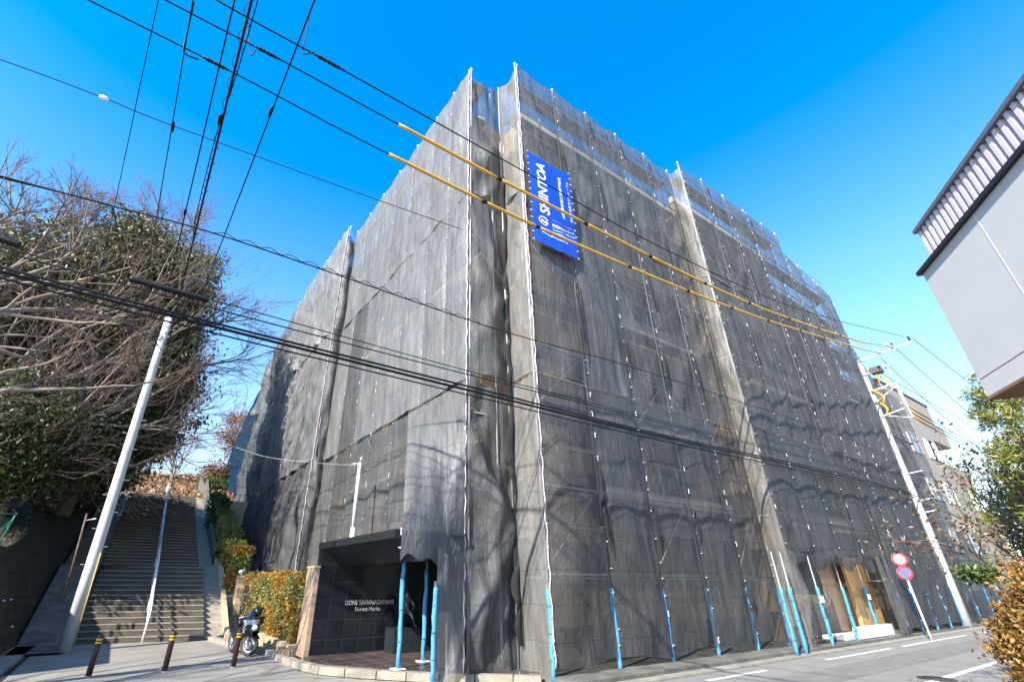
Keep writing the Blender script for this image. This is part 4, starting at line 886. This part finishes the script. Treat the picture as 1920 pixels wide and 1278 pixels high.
# spiral-wrapped cable
A, B, d = st_l[3]; g = MB(); pts = []
E_ = B-A; n = 420; sidev = d.cross(Vector((0, 0, 1))).normalized()
for k in range(n+1):
    t = -.25+1.27*k/n; c = A+E_*t; a = k*2*PI/26; pts.append(c+(sidev*math.cos(a)+Vector((0, 0, 1))*math.sin(a))*.055-Vector((0, 0, .03)))
g.tube(pts, .0055, 4); tag(g.build('spiral_hanger', M_cable), 'loose wire spiral wound along the thick steep cable', 'spiral')
cable('second thin line hanging beside the spiral-wrapped cable', [A-d*9+Vector((.12, 0, .2)), A+Vector((.07, 0, 0)), A.lerp(B, .5)+Vector((-.04, 0, -.04)), B+Vector((-.05, 0, -.04)), B+Vector((.02, .5, -.05))], .009, 10, group='overhead lines toward the stairs')
# jumpers at the top
cable('jumper wire dropping from the second steep line to the lower splice', [steep(362, 0, 9.0)+Vector((.02, 0, -.03)), atb(352, 60, 6.0), atb(345, 98, 6.15), atb(372, 112, 6.2)], .012, 8, group='jumper wires')
cable('jumper wire hooking up to the middle splice', [atb(463, 30, 5.9), atb(465, 60, 5.85), atb(470, 103, 5.75), atb(480, 94, 5.75)], .009, 8, group='jumper wires')
cable('jumper wire hooking up to the topmost splice', [atb(580, 25, 5.4), atb(574, 65, 5.35), atb(568, 100, 5.25), atb(590, 98, 5.25)], .009, 8, group='jumper wires')
# telecom messenger with loose lashing that crosses the left sky
ms = [atb(px, py, yy) for px, py, yy in ((-260, 262, 6.6), (0, 330, 6.6), (205, 385, 6.6), (370, 428, 6.6), (560, 490, 6.6), (870, 597, 6.6), (1010, 640, 6.6), (1240, 705, 6.65), (1600, 826, 6.7))]+[(RX, 6.95, 6.1)]
cable('thin telecom cable with loose lashing crossing in front of the left net face', ms, .011, 14)
l0, l1 = len_at_px(ms, 400), len_at_px(ms, 900); n = 260; base_ = sub(ms, l0, l1, n)
def lash(k):
    t = k/n; f = (t*15) % 1; return base_[k]+Vector((0, 0, .012+.055*math.sin(PI*f)**2))
tag(MB().tube([lash(k) for k in range(n+1)], .006, 4).build('loose_wire', M_cable), 'loose looping wire on the thin telecom cable', 'wire')
# the street bundle
bun = [('thin upper cable of the street bundle', ((-300, 375), (0, 462), (400, 563), (870, 693), (1240, 788), (1600, 880)), .008, 6.5), ('second thin cable of the street bundle', ((-300, 382), (0, 470), (400, 578), (870, 700), (1240, 792), (1600, 883)), .010, 6.6),
       ('thick black cable in the street bundle, upper of the pair', ((-300, 415), (0, 500), (400, 605), (870, 722), (1240, 814), (1600, 893)), .018, 6.7), ('thick black cable in the street bundle, lower of the pair', ((-300, 424), (0, 509), (400, 612), (870, 729), (1240, 818), (1600, 897)), .022, 6.75),
       ('lowest cable of the street bundle', ((-300, 440), (0, 521), (400, 624), (870, 738), (1240, 826), (1600, 902)), .012, 6.8)]
for lab, pp, r, yy in bun: cable(lab, [atb(px, py, yy) for px, py in pp]+[(RX, 6.92, 5.05+.1*(yy-6.5))], r, 12, group='street cable bundle')
# black cable guards
for lab, a, b, yy in (('black ribbed cable guard on the bundle in front of the trees', (243, 522), (391, 563), 6.6), ('short black cable guard at the left edge', (-60, 427), (38, 460), 6.6)):
    p, q = atb(*a, yy), atb(*b, yy); nb = 26; tag(MB().tube([p.lerp(q, k/nb) for k in range(nb+1)], [.038+.006*(k % 2) for k in range(nb+1)], 10).build('cable_guard', M_cable), lab, 'cable guard')
# thick cable that bends down to the left pole
cable('thick black cable bending down onto the left utility pole', [at(-80, 312, 1, 13), at(0, 333, 1, 13.5), at(190, 380, 1, 15.5), at(212, 395, 1, 15.8), at(222, 450, 1, 16.3), at(233, 530, 1, 16.8), at(243, 612, 1, 17.2), P1(7.2)+Vector((-.15, -.1, 0))], .022, 10)
# thin wire with float
tw_ = [at(px, py, 1, 5.5) for px, py in ((-300, 15), (0, 112), (195, 184), (322, 235), (700, 372), (866, 430))]
cable('very thin wire carrying a small white closure across the left sky', tw_, .0065, 12)
p = tw_[2]; tag(MB().sphere(p+Vector((0, 0, .0)), .052, .03, .03, 14, 8).build('cable_closure', M_white), 'small white oval closure hanging on the thin wire', 'closure')
# far thin cables past right pole
for lab, a, yy0, zz0, e in (('line leaving the outer crossarm end toward the far right', (RX, 4.75, 12.2), 4.6, 10.9, (1930, 800)), ('line leaving the crossarm middle toward the far right', (RX, 5.5, 12.0), 5.4, 10.9, (1930, 872)), ('thick black line leaving the crossarm toward the far right', (RX, 6.2, 11.7), 6.1, 10.9, (1930, 925)), ('thin low line leaving the right pole', (RX, 6.4, 10.9), 6.3, 10, (1930, 858))):
    E_ = at(e[0], e[1], 1, yy0-1.0); cable(lab, [a, Vector(a).lerp(E_, .5)-Vector((0, 0, .12)), E_], .014, 8, group='lines beyond the right pole')
for k in range(3):
    cable(('upper', 'middle', 'lower')[k]+' of three yellow-sleeved wires leaving the transformer frame', [(RX+.3, 6.1, 9.3-.25*k), (RX+3, 5.95, 8.9-.25*k), (RX+14, 5.4, 8.1-.15*k), (RX+30, 4.6, 8.2-.1*k)], .018, 8, group='wires beyond the transformer frame')
    MB().tube([(RX+.3+.0, 6.1, 9.3-.25*k), (RX+3, 5.95, 8.92-.25*k)], .032, 7).build('yellow_cable_cover', M_yellow, upr)
# low service wire from lamp pole
cable('thin grey service wire from the white lamp pole to the left', [(4.9, 13.0, 4.55), at(600, 868, 1, 15), at(500, 856, 1, 17), at(425, 832, 1, 19), at(330, 800, 1, 22)], .007, 8, m=M_steel)
# small rusty pole near the stairs
sp_ = empty('small_post', (-1.3, 18.5, .4), 'thin rusty steel post with a short arm left of the leaning pole', 'post')
MB().tube([at(120, 1120, 1, 19), at(163, 962, 1, 19)], .028, 8).build('shaft', mat('rust', (.12, .08, .06), .7, .4, 12), sp_); MB().tube([at(162, 975, 1, 19), at(180, 972, 1, 18.6)], .02, 6).build('arm', M_steel, sp_)
# ================================================================== green fence on the bank
gf = empty('chain_link_fence', (-3, 17, 2.5), 'low green chain-link fence sagging on the dark bank', 'fence')
M_grn = mat('green_paint', (.03, .16, .12), .5, .2, 6); fpts = [(-6.5, 17.2), (-5.0, 17.0), (-3.9, 17.6), (-2.9, 18.6)]
for i, (x, y) in enumerate(fpts): z = hill_z(x, y); MB().tube([(x, y, z-.1), (x+.1, y, z+.95)], .025, 6).build('post', M_grn, gf)
for zz in (.92, .1):
    pts = []
    for (a, b) in zip(fpts, fpts[1:]):
        for t in (0, .25, .5, .75): x = a[0]+(b[0]-a[0])*t; y = a[1]+(b[1]-a[1])*t; pts.append((x+.1*(zz > .5), y, hill_z(x, y)+zz-.12*math.sin(PI*t)))
    pts.append((fpts[-1][0]+.1*(zz > .5), fpts[-1][1], hill_z(*fpts[-1])+zz)); MB().tube(pts, .02, 6).build('rail', M_grn, gf)
g = MB()
for (a, b) in zip(fpts, fpts[1:]):
    n = 16
    for i in range(n):
        for dr_ in (1, -1):
            t0 = i/n; t1 = min(1, max(0, t0+dr_*.35)); xa, ya = a[0]+(b[0]-a[0])*t0, a[1]+(b[1]-a[1])*t0; xb, yb = a[0]+(b[0]-a[0])*t1, a[1]+(b[1]-a[1])*t1
            g.tube([(xa, ya, hill_z(xa, ya)+.08), (xb+.08, yb, hill_z(xb, yb)+.78)], .004, 3, False)
g.build('mesh', M_grn, gf)
# ================================================================== road sign
rs = empty('road_sign', (24.57, 7.0, 0), 'speed limit 30 and no-parking discs on a white pole', 'sign')
M_sr = mat('sign_red', (.70, .04, .05), .4, .03, 3); M_sw = mat('sign_white', (.85, .85, .85), .4, .03, 3); M_sb = mat('sign_blue', (.04, .16, .62), .4, .03, 3)
s0 = Vector((22.3, 6.48, 0)); s1 = Vector((22.25, 6.53, 2.56)); MB().tube([s0, s1], .032, 10).build('post', M_white, rs)
nrm = Vector((-.93, -.38, 0)).normalized(); sd_ = Vector((0, 0, 1)).cross(nrm).normalized(); 
def disc(c, r0, r1, m, off, parent, name):
    g = MB(); n = 40; c = Vector(c)+nrm*off
    def pt(a, r, o=0): return c+(sd_*math.cos(a)+Vector((0, 0, 1))*math.sin(a))*r+nrm*o
    for k in range(n):
        a, b = 2*PI*k/n, 2*PI*(k+1)/n
        if r0 > 0: g.poly([pt(a, r0), pt(b, r0), pt(b, r1), pt(a, r1)])
        else: g.poly([c, pt(b, r1), pt(a, r1)])
    return g.build(name, m, parent, smooth=False)
for ci, cz in (('s', 2.35), ('p', 1.93)):
    c = s0.lerp(s1, cz/2.56)+nrm*.05
    g = MB(); g.tube([c-nrm*.015, c+nrm*.0], .21, 40); pl_ = g.build('disc', M_steel, rs, smooth=False)
    disc(c, 0, .165, M_sw if ci == 's' else M_sb, .006, pl_, 'face'); disc(c, .150, .208, M_sr, .010, pl_, 'red_ring')
    if ci == 'p': MB().obox(c+nrm*.014, sd_*-1+Vector((0, 0, 1)) if False else (sd_+Vector((0, 0, -1))), nrm, sd_+Vector((0, 0, 1)), .152, .002, .022).build('slash', M_sr, pl_)
    else:
        V, F = text_mesh('30', 1, bold=.01); xs = [v.x for v in V]; ys_ = [v.y for v in V]; g = MB(); k = .22/(max(xs)-min(xs)); mx_, my = (max(xs)+min(xs))/2, (max(ys_)+min(ys_))/2
        vd = sd_ if sd_.dot(Vector(tuple(cr))) > 0 else -sd_
        for f in F: g.poly([c+nrm*.013+vd*(V[i].x-mx_)*k+Vector((0, 0, 1))*(V[i].y-my)*k for i in f])
        g.build('number', M_sb, pl_, smooth=False)
# ================================================================== white building (right edge)
WB = Vector((8.7, 1.0, 0)); wdv = Vector((-.81, -.585, 0)).normalized(); wn = Vector((-wdv.y, wdv.x, 0)); wn = wn if wn.y > 0 else -wn
wb = empty('white_house', WB, 'white rendered building with a ribbed grey parapet at the right edge', 'building')
M_wr = mat('white_render', (.49, .50, .51), .85, .05, 1.2, .12, 90)
def wbox(a0, a1, d0, d1, z0, z1, name, m, parent=wb):
    g = MB(); g.obox(WB+wdv*(a0+a1)/2-wn*(d0+d1)/2+Vector((0, 0, (z0+z1)/2)), wdv, wn, (0, 0, 1), (a1-a0)/2, (d1-d0)/2, (z1-z0)/2); return g.build(name, m, parent)
wbox(0, 9, 0, 6, 3.98, 5.66, 'wall', M_wr); wbox(0.0, 9, .0, 6, 3.74, 3.965, 'wall', M_wr); wbox(.0, 9, .012, 6, 3.96, 3.985, 'joint_line', mat('joint', (.12, .12, .13), .8, .1, 4))
wbox(.3, 9, .45, 6, 0, 3.70, 'wall', mat('brown_wall', (.20, .13, .09), .8, .2, 3)); wbox(-.02, 9, -.02, 6, 3.70, 3.735, 'soffit', mat('soffit_brown', (.22, .13, .08), .8, .2, 6))
wbox(-.05, 9, -.05, .3, 5.665, 5.72, 'flashing', mat('dark_metal', (.035, .04, .05), .4, .1, 5, metal=.4)); wbox(.30, 9, -.04, .3, 6.18, 6.235, 'coping', mat('coping_metal', (.16, .18, .23), .4, .1, 5, metal=.4))
wbox(.32, 9, .05, .3, 5.722, 6.178, 'parapet', mat('parapet_grey', (.20, .20, .24), .6, .1, 5))
for k in range(62): wbox(.34+k*.115, .34+k*.115+.052, -.005, .048, 5.723, 6.176, 'rib', mat('rib', (.62, .58, .64), .45, .06, 4))
for k, a in enumerate((1.35, 3.4)): wbox(a, a+.012, -.004, .0, 3.985, 5.66, 'control_joint', mat('pale_joint', (.60, .60, .60), .8, .1, 4))
# ================================================================== beige stepped flats at right rear
tb = empty('beige_flats', (40, 9, 0), 'beige stepped apartment block beyond the netting at the right', 'building')
M_bg = mat('beige_render', (.30, .265, .23), .85, .07, 2); M_bs = mat('beige_shade', (.30, .26, .22), .85, .1, 3)
for fl, (z0, z1, x1) in enumerate(((10.3, 13.1, 46.0), (7.5, 10.3, 49.0), (4.7, 7.5, 54.0), (1.9, 4.7, 58), (0, 1.9, 60))):
    if fl == 0: MB().box(37.0, x1, 8.5, 18, z0, z1).box(x1+.002, x1+1.8, 8.5, 12, z0, z0+1.5).build('wall', M_bg, tb)
    else:
        MB().box(37.0, x1, 8.5, 18, z0, z0+1.25).box(37.0, x1-5.2, 8.502, 18, z0+1.252, z1-.002).build('wall', M_bg, tb)
        MB().box(x1-5.19, x1-1.0, 10.2, 17.9, z0+1.252, z1-.004).build('recessed_wall', M_bs, tb)
        MB().tube([(x1-5.1, 8.56, z0+1.42), (x1-.05, 8.56, z0+1.42)], .02, 5).build('railing', M_steel, tb)
    if fl:
        for xw in (38.2, 41.2, x1-7.2):
            wd_ = MB().box(xw, xw+1.5, 8.45, 8.498, z0+1.28, z0+2.45).build('window', mat('pale_glass', (.35, .42, .50), .1, .1, 2, spec=.8), tb); MB().box(xw-.07, xw, 8.42, 8.498, z0+1.27, z0+2.5).box(xw+1.5, xw+1.57, 8.42, 8.498, z0+1.27, z0+2.5).box(xw-.07, xw+1.57, 8.42, 8.498, z0+2.45, z0+2.52).box(xw+.72, xw+.78, 8.43, 8.449, z0+1.28, z0+2.45).build('frame', M_white, wd_)
MB().box(36.45, 46.05, 8.44, 8.7, 13.1, 13.2).build('coping', mat('dark_coping', (.09, .085, .09), .6, .1, 4), tb)
MB().tube([(46, 8.55, 13.3), (48.6, 8.55, 11.45)], .02, 5).build('railing', M_steel, tb) if False else None
# ================================================================== trees
def crown_pts(cx, cy, cz, rx, ry, rz, nclump, per, seed, sig=.35, hollow=.5):
    rg = np.random.RandomState(seed); P_ = []
    for i in range(nclump):
        v = rg.normal(size=3); v /= np.linalg.norm(v); rad = hollow+(1-hollow)*rg.uniform()**.6
        lum = 1+.22*noise.noise(Vector(tuple(v*2.2))+Vector((seed, 0, 0)))*2
        c = np.array([cx, cy, cz])+v*np.array([rx, ry, rz])*rad*lum; s = sig*rg.uniform(.6, 1.4)
        P_.append(c+rg.normal(size=(per, 3))*np.array([s, s, s*.6]))
    return np.concatenate(P_)
def crown_trunk(parent, base, top, r, seed, nl=10, m=None, spread=2.5):
    rr = random.Random(seed); g = MB(); base = Vector(base); top = Vector(top)
    pts = [base.lerp(top, t)+Vector((rr.uniform(-.15, .15), rr.uniform(-.15, .15), 0))*(t > 0) for t in (0, .2, .4, .6, .8, 1)]; g.tube(pts, [r*(1-.75*t) for t in (0, .2, .4, .6, .8, 1)], 9)
    for i in range(nl):
        t = .3+.65*i/nl; p = base.lerp(top, t); a = rr.uniform(0, 2*PI); L_ = spread*(1.1-t*.6); d = Vector((math.cos(a), math.sin(a), rr.uniform(.1, .6)))
        g.tube([p, p+d*L_*.5+Vector((0, 0, .1)), p+d*L_], [r*.35*(1.1-t), r*.2, r*.06], 6)
    g.build('trunk', m or M_bark, parent)
M_ever = leaf_mat('evergreen', [(.008, .016, .006), (.026, .042, .013), (.06, .085, .024), (.17, .18, .045)], .2)
M_everb = leaf_mat('evergreen_brown', [(.012, .02, .008), (.05, .055, .02), (.14, .10, .05), (.22, .23, .06)], .2)
def evergreen(label, c, r, n, per, seed, m, base, size=.17, sig=.4, droop=0, hollow=.45, trunk_r=.3):
    t = empty('evergreen_tree', base, label, 'tree'); 
    leaves('crown', crown_pts(*c, *r, n, per, seed, sig, hollow), None, size, m, t, seed, .4, droop); crown_trunk(t, base, (c[0], c[1], c[2]+r[2]*.6), trunk_r, seed, 12, None, r[0]*.8); return t
evergreen('tall dark evergreen tree rising behind the leaning utility pole', (-2.8, 25.5, 12.0), (3.4, 3.2, 6.0), 1500, 75, 21, M_everb, (-3.2, 25.5, 4.0), .20, .42)
evergreen('dark evergreen tree on the bank at the left edge', (-7.4, 24, 9.6), (3.9, 3.4, 5.6), 1300, 70, 22, M_everb, (-7.2, 24, 3.3), .19, .45)
evergreen('low dark evergreen spreading over the retaining wall', (-3.9, 21.5, 5.9), (2.5, 2.6, 2.2), 560, 60, 23, M_ever, (-3.8, 21.5, 2.8), .15, .35)
evergreen('drooping dark evergreen between the tall tree and the stairs', (-1.3, 24.4, 8.6), (1.9, 2.0, 3.6), 560, 60, 24, M_ever, (-2.4, 24.4, 3.8), .20, .32, 1.0)
evergreen('dark evergreen further left, outside the pole trees', (-11.5, 24, 8.5), (3.6, 3.4, 5.0), 500, 60, 25, M_ever, (-11, 24, 3.2), .19, .45)
evergreen('shadowy evergreen shrub beside the upper steps', (-2.6, 30.0, 7.4), (1.5, 3.8, 2.6), 400, 60, 26, M_ever, (-2.8, 29.5, 4.9), .19, .4)
# bare trees
def bare(label, base, dirs, seed, r0=.16, depth=6, length=2.6, m=None, mt=None, name='bare_tree', spread=.55, up=.12, nchild=(2, 4), shrink=.74, twigleaf=None, minr=.004, pref=None, group=None):
    rr = random.Random(seed); tr = empty(name, base, label, 'tree', group); limbs = MB(); tw = MB(); tips = []
    def grow(p, d, L_, r, dep):
        n = 3; pts = [p]; q = p.copy(); dd = d.copy()
        for i in range(n):
            dd = (dd+Vector((rr.gauss(0, .13), rr.gauss(0, .13), rr.gauss(0, .10)+up*.25))).normalized(); 
            if pref is not None: dd = (dd+pref*.05).normalized()
            q = q+dd*(L_/n); pts.append(q.copy())
        r1 = max(minr, r*.62)
        (limbs if r > .022 else tw).tube(pts, [r+(r1-r)*k/n for k in range(n+1)], 7 if r > .05 else (5 if r > .02 else 3), False)
        if dep <= 0 or r1 <= minr*1.02: tips.append(pts[-1]); return
        for c in range(rr.randint(*nchild)):
            k = rr.randint(1, n); pp = pts[k] if c else pts[-1]
            ax = dd.orthogonal().normalized(); ax.rotate(__import__('mathutils').Quaternion(dd, rr.uniform(0, 2*PI)))
            nd = (dd+ax*rr.uniform(.3, 1)*spread*1.5).normalized(); grow(pp, nd, L_*shrink*rr.uniform(.75, 1.15), r1*rr.uniform(.7, 1.0) if c else r1, dep-1)
    for q_ in dirs: grow(Vector(q_[0]), Vector(q_[1]).normalized(), q_[2], q_[3], depth if len(q_) < 5 else q_[4])
    limbs.build('trunk', m or M_barkl, tr); 
    if tw.v: tw.build('twigs', mt or M_twig, tr)['kind'] = 'stuff'
    if twigleaf and tips:
        rg = np.random.RandomState(seed); P_ = np.repeat(np.array([tuple(t) for t in tips]), twigleaf[1], 0)+rg.normal(0, twigleaf[2], (len(tips)*twigleaf[1], 3)); leaves('leaves', P_, None, twigleaf[3], twigleaf[0], tr, seed, .5)
    return tr
bare('pale bare cherry tree reaching in from the left edge', (-4.9, 11.0, 0), [((-4.9, 11, 0), (.05, 0, 1), 5.2, .19, 0), ((-4.7, 11, 5.0), (1, .15, .45), 1.9, .085), ((-4.7, 11, 4.8), (.9, -.05, .7), 1.9, .08), ((-4.7, 11, 3.8), (1, .3, .25), 2.0, .07), ((-4.7, 11, 5.1), (.6, .3, .9), 1.8, .07), ((-4.7, 11, 5.1), (.1, .1, 1), 1.7, .07), ((-4.7, 11, 4.9), (1, .6, .5), 1.9, .07)], 134, depth=5, spread=.42, nchild=(2, 3), shrink=.72, up=.05)
bare('bare cherry tree with horizontal branches over the bank', (-5.6, 21.5, 2.5), [((-5.6, 21.5, 2.6), (.1, 0, 1), 2.3, .22), ((-5.5, 21.5, 5.6), (1, -.15, .3), 2.9, .12), ((-5.6, 21.5, 4.8), (1, -.4, .15), 2.7, .12), ((-5.6, 21.5, 6.4), (.5, -.2, .7), 2.9, .12), ((-5.6, 21.5, 6.8), (.9, -.3, .5), 3.0, .12), ((-5.6, 21.5, 4.2), (.9, -.6, .2), 2.6, .09), ((-5.5, 21.5, 5.0), (.7, -.3, .8), 3.0, .11)], 32, depth=6, spread=.5, nchild=(2, 4), shrink=.80)
M_twr = mat('twig_reddish', (.20, .125, .105), .9, .2, 8)
bare('tall bare tree with reddish twigs above the evergreens', (-6.4, 27, 5.0), [((-6.4, 27, 4.8), (.02, 0, 1), 9.0, .24, 0), ((-6.3, 27, 13.4), (.1, -.2, 1), 2.4, .12), ((-6.4, 27, 12.5), (.6, -.3, .8), 3.0, .12), ((-6.4, 27, 13.2), (-.5, -.2, .9), 3.0, .12), ((-6.4, 27, 13.4), (.35, -.3, 1), 2.8, .11), ((-6.4, 27, 8), (.9, 0, .6), 3.4, .11), ((-6.4, 27, 9.2), (.3, -.4, .8), 3.4, .11)], 33, depth=6, spread=.45, mt=M_twr, nchild=(3, 4), shrink=.70)
bare('bare reddish-twigged tree directly behind the tall evergreen', (-2.2, 28, 5.4), [((-2.2, 28, 5.2), (0, 0, 1), 9.6, .22, 0), ((-2.2, 28, 14.6), (-.1, -.2, 1), 2.7, .12), ((-2.2, 28, 12), (.7, -.2, .7), 3.0, .11), ((-2.2, 28, 13), (-.5, -.2, .9), 3.2, .11), ((-2.2, 28, 13.8), (.2, -.3, 1), 3.0, .11), ((-2.2, 28, 10.5), (.9, -.1, .45), 3.2, .09), ((-2.2, 28, 12), (-.8, -.1, .8), 3.2, .09)], 34, depth=6, spread=.45, mt=M_twr, nchild=(3, 4), shrink=.70)
bare('dark bare tree at the far left edge of the bank', (-9.0, 20, 2.6), [((-9.0, 20, 2.5), (.2, 0, 1), 2.2, .22), ((-8.8, 20, 6), (.8, 0, .8), 2.0, .12), ((-8.8, 20, 6.6), (.1, 0, 1), 2.0, .12), ((-8.8, 20, 5.5), (1, .2, .4), 2.1, .11), ((-8.7, 20, 6.8), (.5, .1, 1), 1.9, .10)], 35, depth=6, spread=.5, m=M_bark, nchild=(2, 4), shrink=.78)
# trees on the hilltop
bare('small bare autumn tree on the hilltop skyline', (1.7, 47, 8.9), [((1.7, 47, 8.6), (0, 0, 1), 1.6, .14), ((1.7, 47, 10), (.5, 0, .8), 1.5, .08), ((1.7, 47, 10), (-.5, 0, .8), 1.5, .08)], 36, depth=5, spread=.6, mt=M_twr, nchild=(3, 4), shrink=.75)
t = empty('hilltop_tree', (-.4, 50, 9.5), 'pale yellow-green tree left of the bare one on the skyline', 'tree'); leaves('crown', crown_pts(-.2, 50, 11.9, 1.5, 1.4, 1.4, 90, 40, 41, .3, .2), None, .16, leaf_mat('olive', [(.12, .12, .05), (.22, .20, .08), (.3, .24, .12)], .3), t, 41); crown_trunk(t, (-.2, 50, 9.2), (-.2, 50, 12), .1, 41, 6, None, 1)
t = empty('hilltop_bush', (4.2, 44, 8.5), 'orange-brown bush on the hilltop beside the shade-painted net', 'bush'); leaves('crown', crown_pts(4.4, 44, 9.3, 1.3, 1.2, 1.0, 90, 50, 42, .28, .2), None, .16, leaf_mat('rustleaf', [(.12, .05, .03), (.26, .12, .06), (.34, .18, .09)], .3), t, 42); crown_trunk(t, (4.4, 44, 7.9), (4.4, 44, 9.8), .08, 42, 6, None, .8)
t = empty('hilltop_bush', (3.8, 42.5, 8.2), 'green bush under the orange hilltop bush', 'bush'); leaves('crown', crown_pts(4.3, 42.6, 8.4, 1.1, .9, .6, 60, 50, 43, .25, .2), None, .15, leaf_mat('midgreen', [(.03, .06, .015), (.08, .13, .03), (.13, .18, .05)], .3), t, 43); crown_trunk(t, (4.2, 42.5, 7.6), (4.2, 42.5, 8.8), .06, 43, 5, None, .6)
t = empty('bush', (5.6, 52, 12), 'brown-green treetop peeping over the shade-painted net', 'tree'); leaves('crown', crown_pts(6.3, 52, 15.0, 1.6, 1.8, 3.0, 120, 50, 44, .35, .3), None, .18, MATS['rustleaf'], t, 44); crown_trunk(t, (6.3, 52, 9), (6.3, 52, 16), .14, 44, 8, None, 1.2)
# dry leaves and twigs on the slope
rg = np.random.RandomState(9); n = 9000; xs = rg.uniform(-2.5, 6, n); ys = rg.uniform(35.5, 56, n); zs = np.array([hill_z(max(a, -1.69), b) for a, b in zip(xs, ys)])+.04
lo_ = leaves('dry_leaves', np.stack([xs, ys, zs], 1), np.array([0, 0, .5]), .22, leaf_mat('dryleaf', [(.12, .07, .04), (.30, .18, .10), (.42, .28, .16)], .2), None, 9, .6); tag(lo_, 'brown fallen leaves covering the hill slope', 'leaves', kind='stuff')
rg = np.random.RandomState(10); n = 5000; xs = rg.uniform(-9, -2.8, n); ys = rg.uniform(13.8, 22, n); zs = np.array([hill_z(a, b) for a, b in zip(xs, ys)])+.03
lo_ = leaves('bank_leaves', np.stack([xs, ys, zs], 1), np.array([0, 0, .5]), .10, MATS['dryleaf'], None, 10, .6); tag(lo_, 'dead leaves on the bank above the retaining wall', 'leaves', kind='stuff')
# right-hand trees
M_podo = leaf_mat('narrow_leaf', [(.05, .08, .02), (.14, .18, .04), (.30, .31, .07), (.50, .44, .14)], .35)
t = empty('podocarpus_tree', (13.5, 1.4, 0), 'bushy narrow-leaved evergreen against the white building at the right edge', 'tree')
pp = []; rg = np.random.RandomState(51)
for i in range(520):
    v = rg.normal(size=3); v /= np.linalg.norm(v); c = np.array([13.5, 1.36, 3.5])+v*np.array([.62, .60, 1.75])*(.45+.55*rg.uniform()**.5)*(1+.2*math.sin(v[2]*9+i % 3))
    pp.append(c+rg.normal(size=(34, 3))*.048)
leaves('crown', np.concatenate(pp), None, .125, M_podo, t, 51, .17, -.2); crown_trunk(t, (13.5, 1.4, 0), (13.5, 1.4, 4.9), .06, 51, 16, None, .5)
t2 = bare('pale leaning shrub with dry brown leaf clusters at the right', (11.5, 2.1, 0), [((11.8, 1.9, .3), (-.25, .12, 1), 1.5, .045), ((12.0, 1.8, .3), (-.1, .05, 1), 1.6, .045), ((11.9, 1.85, .5), (-.5, .35, .9), 1.4, .04), ((12.0, 1.7, .5), (.1, -.1, 1), 1.6, .04)], 61, depth=4, spread=.5, nchild=(2, 3), shrink=.66, minr=.004,
          twigleaf=(leaf_mat('dried', [(.05, .025, .018), (.13, .07, .05), (.24, .15, .10)], .2), 10, .07, .075), name='shrub')
t3 = empty('shrub', (15.4, 2.2, 0), 'yellow-green conifer shrub behind the pale leaning shrub', 'shrub'); leaves('crown', crown_pts(15.4, 2.2, 2.7, .85, .75, 1.2, 150, 60, 62, .16, .2), None, .10, leaf_mat('yellowgreen', [(.05, .08, .01), (.14, .18, .02), (.26, .28, .04)], .35), t3, 62, .25, .3); crown_trunk(t3, (15.4, 2.2, 0), (15.4, 2.2, 3.2), .05, 62, 8, None, .6)
t3 = empty('shrub', (11.0, 2.2, 0), 'small glossy green sprig above the orange hedge', 'shrub'); leaves('crown', crown_pts(10.35, 2.2, 1.72, .34, .2, .09, 26, 40, 63, .06, .2), None, .07, MATS['midgreen'], t3, 63, .4); crown_trunk(t3, (11.0, 2.0, 0), (10.5, 2.15, 1.75), .015, 63, 6, None, .2)
M_oh = leaf_mat('orange_hedge', [(.10, .05, .02), (.30, .15, .04), (.45, .26, .07), (.16, .14, .03)], .35)
t4 = empty('hedge', (9.3, 1.5, 0), 'orange-brown hedge of dry leaves at the lower right edge', 'hedge')
p4 = crown_pts(9.3, 1.50, .76, .50, .50, .92, 620, 50, 71, .07, .55); p4 = p4[p4[:, 2] > .02]
leaves('foliage', p4, None, .062, M_oh, t4, 71, .55); crown_trunk(t4, (9.6, 1.5, 0), (9.6, 1.5, 1.3), .04, 71, 12, None, .4)
# trees out of frame behind the viewer that throw branch shadows across the paving
bare('large bare tree behind the viewer throwing branch shadows', (-10.5, 7.7, 0), [((-10.5, 7.7, 0), (0, 0, 1), 5.8, .18), ((-10.3, 7.7, 5.6), (.6, .4, .8), 2.6, .09), ((-10.3, 7.7, 5.6), (-.2, .7, .8), 2.6, .09), ((-10.3, 7.7, 6.0), (.4, -.4, .9), 2.4, .08), ((-10.4, 7.7, 3.2), (.6, .3, .6), 2.4, .08)], 81, depth=5, spread=.55, nchild=(2, 3), shrink=.74)
